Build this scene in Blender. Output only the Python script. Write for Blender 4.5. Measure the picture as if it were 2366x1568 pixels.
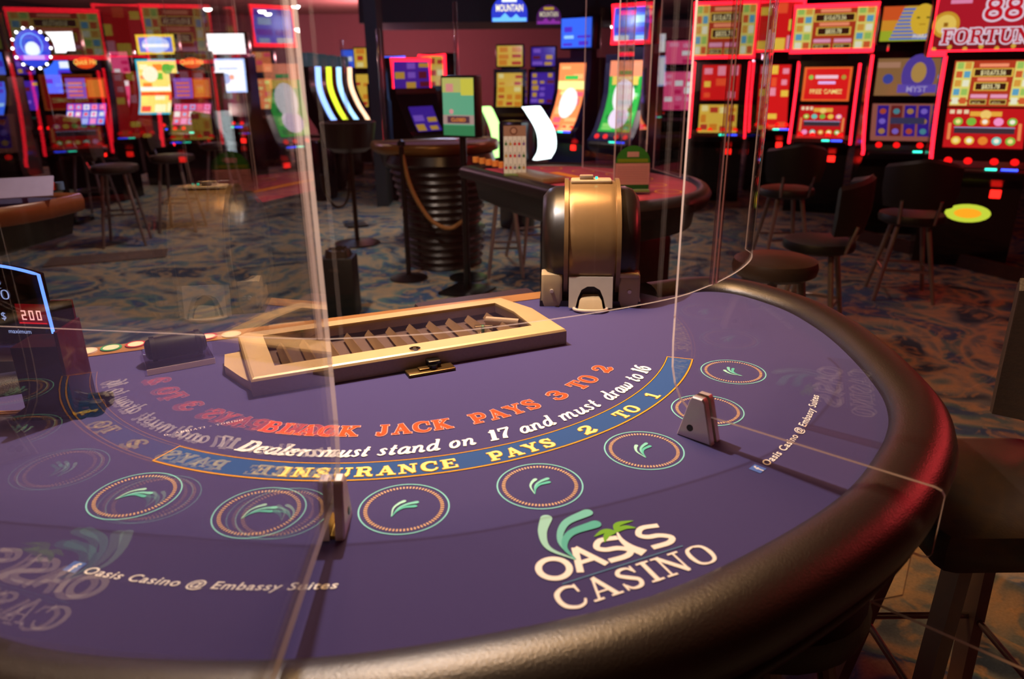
import bpy, bmesh, math, random
from mathutils import Vector, Matrix
random.seed(7)
PI = math.pi
S = bpy.context.scene
for o in list(bpy.data.objects): bpy.data.objects.remove(o)
COL = S.collection

# ------------------------------------------------------------------ camera
FZ = 0.92                                    # height of the felt
CAM = Vector((-0.3818, -1.4689, 1.44))
RV = Vector((0.91216, -0.40973, -0.009223)); UV = Vector((0.14802, 0.30838, 0.93968)); FV = Vector((0.38217, 0.8585, -0.34194))
cd = bpy.data.cameras.new('camera'); cam = bpy.data.objects.new('camera', cd); COL.objects.link(cam)
m = Matrix((RV, UV, -FV)).transposed().to_4x4(); m.translation = CAM; cam.matrix_world = m
cd.sensor_width = 36; cd.lens = 26.0; cd.clip_start = 0.02; cd.clip_end = 60
cd.dof.use_dof = True; cd.dof.focus_distance = 1.38; cd.dof.aperture_fstop = 4.0
S.camera = cam
FPX = 1708.3
GR = Vector((RV.x, RV.y, 0)).normalized(); GF = Vector((FV.x, FV.y, 0)).normalized()
HEAD = math.atan2(GF.y, GF.x)
def ray(px, py): return (FV + RV*((px-1183)/FPX) - UV*((py-784)/FPX))
def at(px, py, D):
    'world point seen at a pixel, D metres away along the floor'
    r = ray(px, py); return CAM + r*(D/Vector((r.x, r.y, 0)).dot(GF))
def on_z(px, py, z):
    r = ray(px, py); return CAM + r*((z-CAM.z)/r.z)
def W(l, D, z=0): return Vector((CAM.x, CAM.y, 0)) + GR*l + GF*D + Vector((0, 0, z))
def T(u, v, z=0): return Vector((u, -v, FZ+z))    # table frame: u right, v towards the players

# ------------------------------------------------------------------ world, light, exposure
w = bpy.data.worlds.new('world'); S.world = w; w.use_nodes = True
w.node_tree.nodes['Background'].inputs[0].default_value = (0.30, 0.20, 0.26, 1)
w.node_tree.nodes['Background'].inputs[1].default_value = 0.5
S.view_settings.view_transform = 'Standard'; S.view_settings.look = 'None'
S.view_settings.exposure = 0.2; S.view_settings.gamma = 1; S.view_settings.use_curve_mapping = False
cy = S.cycles
cy.max_bounces = 8; cy.diffuse_bounces = 2; cy.glossy_bounces = 4; cy.transmission_bounces = 4; cy.transparent_max_bounces = 40
cy.caustics_reflective = False; cy.caustics_refractive = False; cy.sample_clamp_indirect = 4
cy.use_adaptive_sampling = True; cy.adaptive_threshold = 0.03

def spot(name, loc, aim, power, col, size, blend, rad):
    l = bpy.data.lights.new(name, 'SPOT'); l.energy = power; l.color = col; l.spot_size = math.radians(size); l.spot_blend = blend; l.shadow_soft_size = rad
    o = bpy.data.objects.new(name, l); COL.objects.link(o); o.location = loc
    o.rotation_euler = (Vector(aim)-Vector(loc)).to_track_quat('-Z', 'Y').to_euler(); return o
def area(name, loc, aim, power, col, sx, sy):
    l = bpy.data.lights.new(name, 'AREA'); l.energy = power; l.color = col; l.shape = 'RECTANGLE'; l.size = sx; l.size_y = sy
    o = bpy.data.objects.new(name, l); COL.objects.link(o); o.location = loc
    o.rotation_euler = (Vector(aim)-Vector(loc)).to_track_quat('-Z', 'Y').to_euler(); return o
TABLE_LAMP = (0.01, 0.11, 2.02)
spot('table_light', TABLE_LAMP, (0, -.12, FZ), 64, (1.0, 0.88, 0.80), 125, 0.5, 0.012)
spot('dealer_light', (-0.9, 0.7, 2.5), (0.0, -0.1, FZ), 16, (1.0, 0.72, 0.50), 80, 0.8, 0.08)
area('ceiling_panel_light', tuple(W(-0.1, 1.9, 2.68)), tuple(W(0.0, 1.6, 0.9)), 62, (1.0, 0.56, 0.22), .8, .7)
spot('rail_light', tuple(W(-0.5, -0.35, 2.5)), tuple(W(0.1, 0.55, 0.9)), 9, (1.0, 0.70, 0.42), 80, 0.8, 0.10)
for i, (l, D, p) in enumerate(((-1.2, 3.6, 34), (1.4, 4.6, 6), (-2.6, 6.4, 30), (0.2, 7.4, 34), (2.4, 9.0, 22), (-4.5, 9.5, 22), (-1.0, 12, 30))):
    spot('ceiling_spot', tuple(W(l, D, 2.52)), tuple(W(l, D, 0)), p*4.5, (1.0, 0.80, 0.66), 110, 0.9, 0.08)
area('red_wash', tuple(W(4.6, 3.4, 2.3)), tuple(W(0.4, 1.2, 0.9)), 34, (1.0, 0.05, 0.06), 1.2, 0.5)  # unseen red area light, added for the machines' glow on the rail

# ------------------------------------------------------------------ materials
def point(name, loc, power, col, r):
    l = bpy.data.lights.new(name, 'POINT'); l.energy = power; l.color = col; l.shadow_soft_size = r
    o = bpy.data.objects.new(name, l); COL.objects.link(o); o.location = loc
for l_, D_, z_, p_, c_ in ((-5.5, 13, 1.9, 110, (1, .46, .46)), (-2.6, 15.5, 1.9, 230, (1, .40, .42)), (3.5, 13.5, 1.6, 40, (1, .35, .45)), (-3, 7, 2.1, 14, (.8, .5, 1)), (-.6, 7.2, 2.0, 16, (.5, .6, 1)), (1.2, 6.2, 2.0, 10, (1, .4, .45))):
    point('room_fill_glow', tuple(W(l_, D_, z_)), p_, c_, .02)  # bare point lights added to brighten the dark walls and ceiling
spot('red_table_fill', tuple(W(.1, 2.9, 2.5)), tuple(W(.25, 3.8, .9)), 46, (1.0, .82, .74), 70, .8, .05)  # unseen spot added to brighten the cards on the red table
def srgb(c):
    if isinstance(c, str):
        c = tuple(int(c[i:i+2], 16)/255 for i in (0, 2, 4))
    return tuple((x/12.92 if x <= .04045 else ((x+.055)/1.055)**2.4) for x in c)
MATS = {}
def M(name, col, rough=.5, metal=0., emit=0., spec=.5, noise=.08, nscale=30., bump=0., bscale=200., sheen=0., alpha=1.):
    if name in MATS: return MATS[name]
    m = bpy.data.materials.new(name); m.use_nodes = True; MATS[name] = m
    nt = m.node_tree; b = nt.nodes['Principled BSDF']; c = srgb(col)
    b.inputs['Roughness'].default_value = rough; b.inputs['Metallic'].default_value = metal; b.inputs['Specular IOR Level'].default_value = spec
    tc = nt.nodes.new('ShaderNodeTexCoord'); nz = nt.nodes.new('ShaderNodeTexNoise'); nz.inputs['Scale'].default_value = nscale; nz.inputs['Detail'].default_value = 3
    nt.links.new(tc.outputs['Object'], nz.inputs['Vector'])
    mx = nt.nodes.new('ShaderNodeMix'); mx.data_type = 'RGBA'
    mx.inputs['A'].default_value = (*[x*(1-noise) for x in c], 1); mx.inputs['B'].default_value = (*[min(1, x*(1+noise)) for x in c], 1)
    nt.links.new(nz.outputs['Fac'], mx.inputs['Factor']); nt.links.new(mx.outputs['Result'], b.inputs['Base Color'])
    if emit:
        nt.links.new(mx.outputs['Result'], b.inputs['Emission Color']); b.inputs['Emission Strength'].default_value = emit
        b.inputs['Base Color'].default_value = (0, 0, 0, 1)
        for l in list(b.inputs['Base Color'].links): nt.links.remove(l)
    if sheen: b.inputs['Sheen Weight'].default_value = sheen
    if bump:
        n2 = nt.nodes.new('ShaderNodeTexNoise'); n2.inputs['Scale'].default_value = bscale; n2.inputs['Detail'].default_value = 4
        nt.links.new(tc.outputs['Object'], n2.inputs['Vector'])
        bp = nt.nodes.new('ShaderNodeBump'); bp.inputs['Strength'].default_value = bump; bp.inputs['Distance'].default_value = .002
        nt.links.new(n2.outputs['Fac'], bp.inputs['Height']); nt.links.new(bp.outputs['Normal'], b.inputs['Normal'])
    return m
def colattr_mat(name, emit=0., rough=.8):
    if name in MATS: return MATS[name]
    m = bpy.data.materials.new(name); m.use_nodes = True; MATS[name] = m; nt = m.node_tree; b = nt.nodes['Principled BSDF']
    a = nt.nodes.new('ShaderNodeVertexColor'); a.layer_name = 'Col'
    if emit:
        b.inputs['Base Color'].default_value = (.01, .01, .01, 1); nt.links.new(a.outputs['Color'], b.inputs['Emission Color']); b.inputs['Emission Strength'].default_value = emit
        b.inputs['Roughness'].default_value = .15
    else:
        nz = nt.nodes.new('ShaderNodeTexNoise'); nz.inputs['Scale'].default_value = 900; mp = nt.nodes.new('ShaderNodeMapRange')
        mp.inputs['To Min'].default_value = .82; mp.inputs['To Max'].default_value = 1.1
        mm = nt.nodes.new('ShaderNodeVectorMath'); mm.operation = 'SCALE'
        nt.links.new(nz.outputs['Fac'], mp.inputs['Value']); nt.links.new(a.outputs['Color'], mm.inputs[0]); nt.links.new(mp.outputs['Result'], mm.inputs['Scale'])
        nt.links.new(mm.outputs[0], b.inputs['Base Color']); b.inputs['Roughness'].default_value = rough; b.inputs['Specular IOR Level'].default_value = .2
    return m
def acrylic(name='clear_acrylic', tint=(.955, .945, .95), ior=1.49, rough=0.0):
    if name in MATS: return MATS[name]
    m = bpy.data.materials.new(name); m.use_nodes = True; MATS[name] = m; nt = m.node_tree; nt.nodes.clear()
    out = nt.nodes.new('ShaderNodeOutputMaterial'); mix = nt.nodes.new('ShaderNodeMixShader'); tr = nt.nodes.new('ShaderNodeBsdfTransparent')
    gl = nt.nodes.new('ShaderNodeBsdfGlossy'); gl.inputs['Roughness'].default_value = rough; tr.inputs[0].default_value = (*tint, 1)
    fr = nt.nodes.new('ShaderNodeFresnel'); ge = nt.nodes.new('ShaderNodeNewGeometry'); mr = nt.nodes.new('ShaderNodeMapRange')
    mr.inputs['To Min'].default_value = ior; mr.inputs['To Max'].default_value = 1/ior     # same reflectance on both faces of the sheet
    nt.links.new(ge.outputs['Backfacing'], mr.inputs['Value']); nt.links.new(mr.outputs['Result'], fr.inputs['IOR'])
    nt.links.new(fr.outputs[0], mix.inputs[0]); nt.links.new(tr.outputs[0], mix.inputs[1]); nt.links.new(gl.outputs[0], mix.inputs[2]); nt.links.new(mix.outputs[0], out.inputs[0])
    return m
def acrylic_edge():
    if 'acrylic_edge' in MATS: return MATS['acrylic_edge']
    m = bpy.data.materials.new('acrylic_edge'); m.use_nodes = True; MATS['acrylic_edge'] = m; nt = m.node_tree; nt.nodes.clear()
    out = nt.nodes.new('ShaderNodeOutputMaterial'); a = nt.nodes.new('ShaderNodeMixShader'); d = nt.nodes.new('ShaderNodeBsdfDiffuse'); t = nt.nodes.new('ShaderNodeBsdfTranslucent')
    d.inputs[0].default_value = (1, .90, .86, 1); t.inputs[0].default_value = (1, .88, .84, 1); a.inputs[0].default_value = .5
    nt.links.new(d.outputs[0], a.inputs[1]); nt.links.new(t.outputs[0], a.inputs[2])
    p = nt.nodes.new('ShaderNodeBsdfTransparent'); q = nt.nodes.new('ShaderNodeMixShader'); q.inputs[0].default_value = .78; nt.links.new(p.outputs[0], q.inputs[1]); nt.links.new(a.outputs[0], q.inputs[2]); nt.links.new(q.outputs[0], out.inputs[0]); return m

# ------------------------------------------------------------------ mesh building
def tagit(o, label=None, cat=None, group=None, kind=None):
    if label: o['label'] = label
    if cat: o['category'] = cat
    if group: o['group'] = group
    if kind: o['kind'] = kind
    return o
def empty(name, loc=(0, 0, 0), rz=0, label=None, cat=None, group=None):
    o = bpy.data.objects.new(name, None); COL.objects.link(o); o.empty_display_size = .05
    o.location = loc; o.rotation_euler = (0, 0, rz); return tagit(o, label, cat, group)
class MB:
    def __init__(s): s.v = []; s.f = []; s.mi = []
    def add(s, vs, fs, mi=0):
        b = len(s.v); s.v += [tuple(v) for v in vs]; s.f += [[b+i for i in f] for f in fs]; s.mi += [mi]*len(fs); return s
    def box(s, c, d, rz=0., rx=0., ry=0., mi=0, bev=0.):
        hx, hy, hz = (x/2 for x in d); R = Matrix.Rotation(rz, 3, 'Z') @ Matrix.Rotation(rx, 3, 'X') @ Matrix.Rotation(ry, 3, 'Y'); c = Vector(c)
        if bev <= 0:
            vs = [c + R @ Vector((x, y, z)) for z in (-hz, hz) for x, y in ((-hx, -hy), (hx, -hy), (hx, hy), (-hx, hy))]
            return s.add(vs, [(3, 2, 1, 0), (4, 5, 6, 7), (0, 1, 5, 4), (1, 2, 6, 5), (2, 3, 7, 6), (3, 0, 4, 7)], mi)
        b = min(bev, hx*.9, hy*.9, hz*.9)
        def ring(ix, z):
            out = []
            for sx, sy, a0 in ((1, 1, 0), (-1, 1, 90), (-1, -1, 180), (1, -1, 270)):
                for k in (0, 45, 90):
                    a = math.radians(a0+k); out.append(c + R @ Vector((sx*(hx-b)+(b-ix)*math.cos(a), sy*(hy-b)+(b-ix)*math.sin(a), z)))
            return out
        q = b*(1-math.sqrt(.5)); rs = [ring(b, -hz), ring(q, -hz+q), ring(0, -hz+b), ring(0, hz-b), ring(q, hz-q), ring(b, hz)]
        return s.loft(rs, True, True, mi)
    def loft(s, rings, closed=True, caps=True, mi=0):
        n = len(rings[0]); vs = [v for r in rings for v in r]; fs = []
        for i in range(len(rings)-1):
            for j in range(n if closed else n-1):
                k = (j+1) % n; fs.append((i*n+j, i*n+k, (i+1)*n+k, (i+1)*n+j))
        if caps: fs.append(tuple(range(n-1, -1, -1))); fs.append(tuple((len(rings)-1)*n+j for j in range(n)))
        return s.add(vs, fs, mi)
    def revolve(s, prof, c=(0, 0, 0), n=32, mi=0, R=None):
        c = Vector(c); R = R or Matrix.Identity(3)
        rings = [[c + R @ Vector((r*math.cos(2*PI*j/n), r*math.sin(2*PI*j/n), z)) for j in range(n)] for r, z in prof]
        return s.loft(rings, True, True, mi)
    def cyl(s, a, b, r, n=16, r2=None, mi=0):
        a = Vector(a); b = Vector(b); q = (b-a).to_track_quat('Z', 'Y').to_matrix(); L = (b-a).length
        return s.revolve([(r, 0), (r2 if r2 is not None else r, L)], a, n, mi, q)
    def tube(s, pts, r, n=10, closed=False, mi=0):
        pts = [Vector(p) for p in pts]; rings = []; N = len(pts); up = None
        for i, p in enumerate(pts):
            t = (pts[(i+1) % N]-pts[i-1]) if closed else (pts[min(i+1, N-1)]-pts[max(i-1, 0)])
            t.normalize()
            if up is None:
                up = Vector((0, 0, 1)) if abs(t.z) < .9 else Vector((1, 0, 0))
            x = t.cross(up).normalized(); y = x.cross(t).normalized(); up = y
            rr = r[i] if isinstance(r, (list, tuple)) else r
            rings.append([p + x*rr*math.cos(2*PI*k/n) + y*rr*math.sin(2*PI*k/n) for k in range(n)])
        if closed: rings.append(rings[0]); return s.loft(rings, True, False, mi)
        return s.loft(rings, True, True, mi)
    def prism(s, poly, z0, z1, fn=None, mi=0):
        fn = fn or (lambda x, y, z: Vector((x, y, z)))
        return s.loft([[fn(x, y, z0) for x, y in poly], [fn(x, y, z1) for x, y in poly]], True, True, mi)
    def sweep(s, path, norms, sec, closed=False, caps=True, mi=0):
        rings = [[Vector((p[0]+n[0]*a, p[1]+n[1]*a, b)) for a, b in sec] for p, n in zip(path, norms)]
        return s.loft(rings, True, caps and not closed, mi)
    def build(s, name, mats, parent=None, smooth=True, ang=35, label=None):
        me = bpy.data.meshes.new(name); me.from_pydata(s.v, [], s.f)
        for m_ in (mats if isinstance(mats, (list, tuple)) else [mats]): me.materials.append(m_)
        me.polygons.foreach_set('material_index', s.mi)
        bm = bmesh.new(); bm.from_mesh(me); bmesh.ops.recalc_face_normals(bm, faces=bm.faces); bm.to_mesh(me); bm.free()
        if smooth: me.polygons.foreach_set('use_smooth', [True]*len(me.polygons)); me.set_sharp_from_angle(angle=math.radians(ang))
        o = bpy.data.objects.new(name, me); COL.objects.link(o)
        if parent: o.parent = parent
        if label: o['label'] = label
        return o
def crom(pts, n=8, closed=False):
    P = [Vector(p) for p in pts]; out = []; N = len(P)
    for i in range(N if closed else N-1):
        p0 = P[i-1] if (i or closed) else P[0]*2-P[1]; p1 = P[i]; p2 = P[(i+1) % N]; p3 = P[(i+2) % N] if (closed or i+2 < N) else P[-1]*2-P[-2]
        for k in range(n):
            t = k/n; out.append(.5*((2*p1)+(p2-p0)*t+(2*p0-5*p1+4*p2-p3)*t*t+(3*p1-p0-3*p2+p3)*t**3))
    if not closed: out.append(P[-1])
    return out
def lerp(tab, x):
    for (a, fa), (b, fb) in zip(tab, tab[1:]):
        if x <= b: return fa+(fb-fa)*max(0, (x-a)/(b-a) if b > a else 0)
    return tab[-1][1]
def copy_tree(o, parent=None, **kw):
    c = o.copy(); COL.objects.link(c)
    if parent: c.parent = parent
    for k, v in kw.items(): c[k] = v
    for ch in list(o.children): copy_tree(ch, c)
    return c

# ------------------------------------------------------------------ flat coloured artwork (felt print, screen pictures)
class Art:
    'flat coloured shapes in 2-D; fn maps (x, y, layer height) into space'
    def __init__(s, fn): s.fn = fn; s.v = []; s.f = []; s.c = []; s.k = 0; s.n = 0
    def poly(s, pts, col, k=None, same=False):
        if not same: s.n += 1
        b = len(s.v); s.v += [s.fn(x, y, (k or 0)+s.n*.008) for x, y in pts]; s.f.append(list(range(b, b+len(pts)))); s.c.append(srgb(col)); return s
    def tris(s, pts, faces, col, k=None):
        s.n += 1; b = len(s.v); s.v += [s.fn(x, y, (k or 0)+s.n*.008) for x, y in pts]
        for f in faces: s.f.append([b+i for i in f]); s.c.append(srgb(col))
    def rect(s, x0, y0, x1, y1, col, k=None, n=1):
        n = max(n, int(abs(y1-y0)/.03)+1 if abs(y1-y0) > .05 else 1); s.n += 1
        for i in range(n):
            a = y0+(y1-y0)*i/n; b = y0+(y1-y0)*(i+1)/n; s.poly([(x0, a), (x1, a), (x1, b), (x0, b)], col, k, True)
    def disc(s, x, y, r, col, n=20, k=None, sy=1.): s.poly([(x+r*math.cos(2*PI*i/n), y+sy*r*math.sin(2*PI*i/n)) for i in range(n)], col, k)
    def ring(s, x, y, r0, r1, col, n=64, k=None, frac=1., m=None):
        m = m or n; s.n += 1
        for i in range(m):
            a = 2*PI*i/m; b = 2*PI*(i+frac)/m; q = max(1, int(n/m*frac))
            for j in range(q):
                c = a+(b-a)*j/q; d = a+(b-a)*(j+1)/q
                s.poly([(x+r0*math.cos(c), y+r0*math.sin(c)), (x+r1*math.cos(c), y+r1*math.sin(c)), (x+r1*math.cos(d), y+r1*math.sin(d)), (x+r0*math.cos(d), y+r0*math.sin(d))], col, k, True)
    def ribbon(s, pts, wd, col, k=None, grow=0.):
        P = [Vector(p) for p in pts]; L = []
        for i, p in enumerate(P):
            t = (P[min(i+1, len(P)-1)]-P[max(i-1, 0)])
            if t.length == 0: t = Vector((1, 0))
            t.normalize(); ww = (wd[0]+(wd[1]-wd[0])*i/(len(P)-1) if isinstance(wd, tuple) else (wd[min(i, len(wd)-1)] if isinstance(wd, list) else wd))/2+grow
            q = p - t*grow if i == 0 else (p + t*grow if i == len(P)-1 else p)
            L.append(((q.x-t.y*ww, q.y+t.x*ww), (q.x+t.y*ww, q.y-t.x*ww)))
        s.n += 1
        for a, b in zip(L, L[1:]): s.poly([a[0], b[0], b[1], a[1]], col, k, True)
    def build(s, name, mat, parent=None):
        me = bpy.data.meshes.new(name); me.from_pydata([tuple(v) for v in s.v], [], s.f); me.materials.append(mat)
        at_ = me.color_attributes.new('Col', 'FLOAT_COLOR', 'CORNER'); buf = []
        for f, c in zip(s.f, s.c): buf += [c[0], c[1], c[2], 1.]*len(f)
        at_.data.foreach_set('color', buf)
        o = bpy.data.objects.new(name, me); COL.objects.link(o)
        if parent: o.parent = parent
        return o
# slab-serif stroke letters: (advance, strokes); 's' straight, 'c' curved; cap height 1
TH, TN, SF = .21, .10, .10
def _v(x, y0=.0, y1=1., w=TH): return ('s', w, [(x, y0), (x, y1)])
def _h(x0, x1, y, w=SF): return ('s', w, [(x0, y), (x1, y)])
G = {
'A': (.98, [('s', TN, [(.2, .04), (.47, .98)]), ('s', TH, [(.47, 1.), (.79, .04)]), _h(.3, .68, .34, .09), _h(.03, .36, .05), _h(.6, .98, .05)]),
'B': (.88, [_v(.25), _h(.04, .5, .95), _h(.04, .5, .05), ('c', .13, [(.45, .95), (.62, .93), (.72, .74), (.62, .56), (.3, .53)]), ('c', .16, [(.3, .53), (.66, .5), (.78, .28), (.66, .07), (.4, .05)])]),
'C': (.92, [('c', [.1, .12, .16, .21, .21, .21, .16, .12, .09], [(.82, .68), (.78, .88), (.5, .96), (.22, .8), (.14, .5), (.22, .2), (.5, .04), (.74, .1), (.85, .28)]), ('s', .1, [(.82, .62), (.82, .98)])]),
'D': (.95, [_v(.25), _h(.04, .5, .95), _h(.04, .5, .05), ('c', .2, [(.45, .93), (.7, .85), (.82, .5), (.7, .15), (.45, .07)])]),
'E': (.88, [_v(.25), _h(.04, .8, .95), _h(.04, .82, .05), _h(.3, .58, .52), ('s', .09, [(.78, .98), (.78, .72)]), ('s', .09, [(.8, .02), (.8, .3)]), ('s', .08, [(.58, .38), (.58, .66)])]),
'F': (.84, [_v(.25), _h(.04, .8, .95), _h(.04, .48, .05), _h(.3, .58, .52), ('s', .09, [(.78, .98), (.78, .7)]), ('s', .08, [(.58, .38), (.58, .66)])]),
'G': (.95, [('c', [.1, .14, .21, .21, .21, .14, .1], [(.82, .7), (.5, .96), (.2, .8), (.14, .5), (.2, .2), (.5, .04), (.76, .12)]), _v(.78, 0., .42, .18), _h(.56, .95, .45)]),
'I': (.48, [_v(.24), _h(.03, .45, .95), _h(.03, .45, .05)]),
'J': (.68, [('c', .2, [(.42, 1.), (.42, .6), (.4, .2), (.24, .03), (.1, .12)]), _h(.2, .64, .95), ('s', .18, [(.04, .2), (.2, .2)])]),
'K': (.98, [_v(.25), _h(.04, .46, .95), _h(.04, .46, .05), ('s', .11, [(.32, .4), (.78, .95)]), ('s', TH, [(.42, .56), (.8, .05)]), _h(.56, .96, .95), _h(.62, .98, .05)]),
'L': (.82, [_v(.25), _h(.04, .48, .95), _h(.04, .76, .05), ('s', .1, [(.75, .02), (.75, .34)])]),
'N': (1.0, [('s', TN, [(.2, .04), (.2, .98)]), ('s', .22, [(.2, .95), (.8, .05)]), ('s', TN, [(.8, .02), (.8, .96)]), _h(.0, .3, .95), _h(.03, .38, .05), _h(.62, .98, .95)]),
'O': (.96, [('c', [.1, .16, .22, .16, .1, .16, .22, .16, .1], [(.48, .95), (.22, .84), (.14, .5), (.22, .16), (.48, .05), (.74, .16), (.82, .5), (.74, .84), (.48, .95)])]),
'P': (.86, [_v(.25), _h(.04, .5, .95), _h(.04, .5, .05), ('c', .16, [(.4, .95), (.66, .92), (.76, .7), (.66, .46), (.3, .43)])]),
'R': (.96, [_v(.25), _h(.04, .5, .95), _h(.04, .48, .05), ('c', .15, [(.4, .95), (.66, .93), (.74, .73), (.64, .53), (.3, .5)]), ('c', .18, [(.5, .5), (.66, .38), (.74, .1), (.92, .06)])]),
'S': (.82, [('c', [.09, .12, .18, .2, .22, .2, .18, .12, .09], [(.68, .74), (.56, .93), (.3, .93), (.18, .74), (.4, .53), (.64, .32), (.56, .08), (.28, .05), (.13, .26)]), ('s', .09, [(.7, .66), (.7, .99)]), ('s', .09, [(.11, .34), (.11, .01)])]),
'T': (.92, [_v(.46), _h(.06, .86, .95), _h(.24, .68, .05), ('s', .1, [(.08, .99), (.08, .66)]), ('s', .1, [(.84, .99), (.84, .66)])]),
'U': (.98, [('c', .2, [(.22, 1.), (.22, .5), (.26, .16), (.5, .05), (.7, .14), (.78, .4)]), ('s', .12, [(.78, .3), (.78, .98)]), _h(.0, .42, .95), _h(.6, .96, .95)]),
'Y': (.96, [('s', TH, [(.18, .97), (.48, .48)]), ('s', .11, [(.8, .97), (.48, .45)]), _v(.48, 0., .5), _h(.0, .4, .95), _h(.62, .98, .95), _h(.28, .7, .05)]),
'B_': (0, []),
'1': (.6, [_v(.32, 0, 1.), _h(.08, .56, .05), ('s', .12, [(.1, .78), (.3, .93)])]),
'2': (.82, [('c', [.16, .12, .14, .2, .22, .18, .12], [(.14, .68), (.18, .86), (.4, .95), (.64, .84), (.62, .6), (.36, .32), (.12, .1)]), ('c', .2, [(.1, .1), (.34, .12), (.58, .06), (.76, .22)]), ('s', .16, [(.1, .72), (.26, .72)])]),
'3': (.82, [('c', [.12, .14, .2, .2, .12], [(.14, .84), (.4, .95), (.64, .8), (.58, .58), (.34, .52)]), ('c', [.12, .2, .22, .2, .14, .16], [(.34, .52), (.62, .46), (.7, .24), (.52, .06), (.26, .05), (.12, .2)]), ('s', .15, [(.08, .22), (.22, .22)]), ('s', .13, [(.1, .78), (.22, .78)])]),
'6': (.84, [('c', [.1, .14, .2, .22, .2, .16, .14, .2, .18, .14], [(.68, .9), (.42, .9), (.2, .66), (.16, .36), (.26, .1), (.46, .04), (.66, .16), (.68, .42), (.48, .56), (.24, .44)])]),
'7': (.8, [('s', .13, [(.08, .93), (.74, .93)]), ('s', .09, [(.1, .98), (.1, .7)]), ('c', [.1, .14, .18, .22], [(.72, .92), (.5, .6), (.36, .3), (.34, .0)])]),
'8': (.84, [('c', .15, [(.42, .95), (.2, .86), (.2, .64), (.42, .53), (.64, .64), (.64, .86), (.42, .95)]), ('c', .18, [(.42, .53), (.16, .42), (.14, .16), (.42, .05), (.7, .16), (.68, .42), (.42, .53)])]),
'@': (0, []), '.': (.3, [('s', .18, [(.1, .09), (.28, .09)])]), '-': (.5, [_h(.06, .44, .45, .14)]), ' ': (.6, []),
# lower case, x-height .62
'a': (.68, [('c', .13, [(.56, .5), (.4, .6), (.2, .5), (.12, .26), (.22, .05), (.4, .08), (.54, .3)]), ('c', .15, [(.56, .6), (.54, .3), (.54, .08), (.66, .06), (.74, .14)])]),
'd': (.72, [('c', .13, [(.54, .5), (.4, .6), (.2, .5), (.12, .26), (.22, .05), (.4, .08), (.54, .3)]), ('c', .15, [(.6, 1.02), (.56, .5), (.54, .08), (.66, .06), (.74, .14)]), _h(.44, .64, .99, .07)]),
'e': (.62, [('c', [.07, .08, .12, .14, .16, .14, .1, .07], [(.16, .3), (.4, .34), (.5, .48), (.38, .6), (.18, .48), (.13, .22), (.3, .04), (.54, .14)])]),
'l': (.38, [('c', .15, [(.26, 1.02), (.2, .5), (.18, .1), (.28, .04), (.38, .14)]), _h(.1, .3, .99, .07)]),
'm': (1.12, [_v(.2, 0, .58, .14), _h(.04, .22, .56, .08), ('c', .12, [(.22, .38), (.36, .58), (.52, .54), (.54, .3), (.54, 0)]), ('c', .13, [(.56, .38), (.7, .58), (.86, .54), (.88, .3), (.88, .08), (.98, .04), (1.08, .14)])]),
'n': (.78, [_v(.2, 0, .58, .14), _h(.04, .22, .56, .08), ('c', .13, [(.22, .38), (.36, .58), (.54, .54), (.56, .3), (.55, .08), (.65, .04), (.75, .14)])]),
'o': (.64, [('c', .14, [(.34, .6), (.17, .48), (.13, .28), (.2, .08), (.34, .03), (.5, .14), (.54, .34), (.48, .54), (.34, .6)])]),
'r': (.56, [_v(.2, 0, .58, .14), _h(.04, .22, .56, .08), ('c', [.08, .1, .15], [(.22, .36), (.36, .56), (.5, .52)])]),
's': (.54, [('c', [.08, .1, .13, .15, .13, .1, .08], [(.46, .48), (.32, .6), (.16, .5), (.3, .33), (.42, .16), (.28, .03), (.08, .14)])]),
't': (.46, [('c', .14, [(.26, .86), (.22, .5), (.2, .14), (.28, .04), (.42, .14)]), _h(.06, .42, .56, .08)]),
'u': (.76, [('c', .14, [(.2, .58), (.18, .3), (.2, .08), (.34, .03), (.5, .16), (.56, .36)]), ('c', .14, [(.6, .6), (.56, .3), (.56, .08), (.66, .04), (.76, .14)]), _h(.04, .22, .56, .07)]),
'w': (.96, [('c', .14, [(.16, .58), (.14, .3), (.18, .08), (.32, .03), (.46, .2), (.5, .5)]), ('c', .13, [(.48, .3), (.5, .08), (.62, .03), (.78, .2), (.84, .4), (.78, .58)])]),
}
def slab(art, text, x, y, h, col, wide=1., space=.08, shear=0., grow=0., k=None, bold=1.):
    'draw text with its baseline at (x, y); returns the end x'
    for ch in text:
        adv, st = G.get(ch, G[' '])
        for kind, wd, pts in st:
            P = [((px+py*shear)*wide, py) for px, py in pts]
            if kind == 'c':
                n = 4; P2 = [tuple(q) for q in crom(P, n)]
                if isinstance(wd, list):
                    m_ = len(wd)-1; wd = [lerp([(i/m_, a) for i, a in enumerate(wd)], j/(len(P2)-1)) for j in range(len(P2))]
                P = P2
            sc = (lambda a: a*h*bold)
            wd2 = [sc(a) for a in wd] if isinstance(wd, list) else sc(wd)
            if kind == 's' and len(P) == 2:      # subdivide so that long strokes bend with the line they stand on
                P = [P[0], ((P[0][0]+P[1][0])/2, (P[0][1]+P[1][1])/2), P[1]]
            art.ribbon([(x+a*h, y+b*h) for a, b in P], wd2, col, k, grow)
        x += (adv*wide+space)*h
    return x
def slab_len(text, wide=1., space=.08): return sum(G.get(c, G[' '])[0]*wide+space for c in text)-space
_fc = {}
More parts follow.
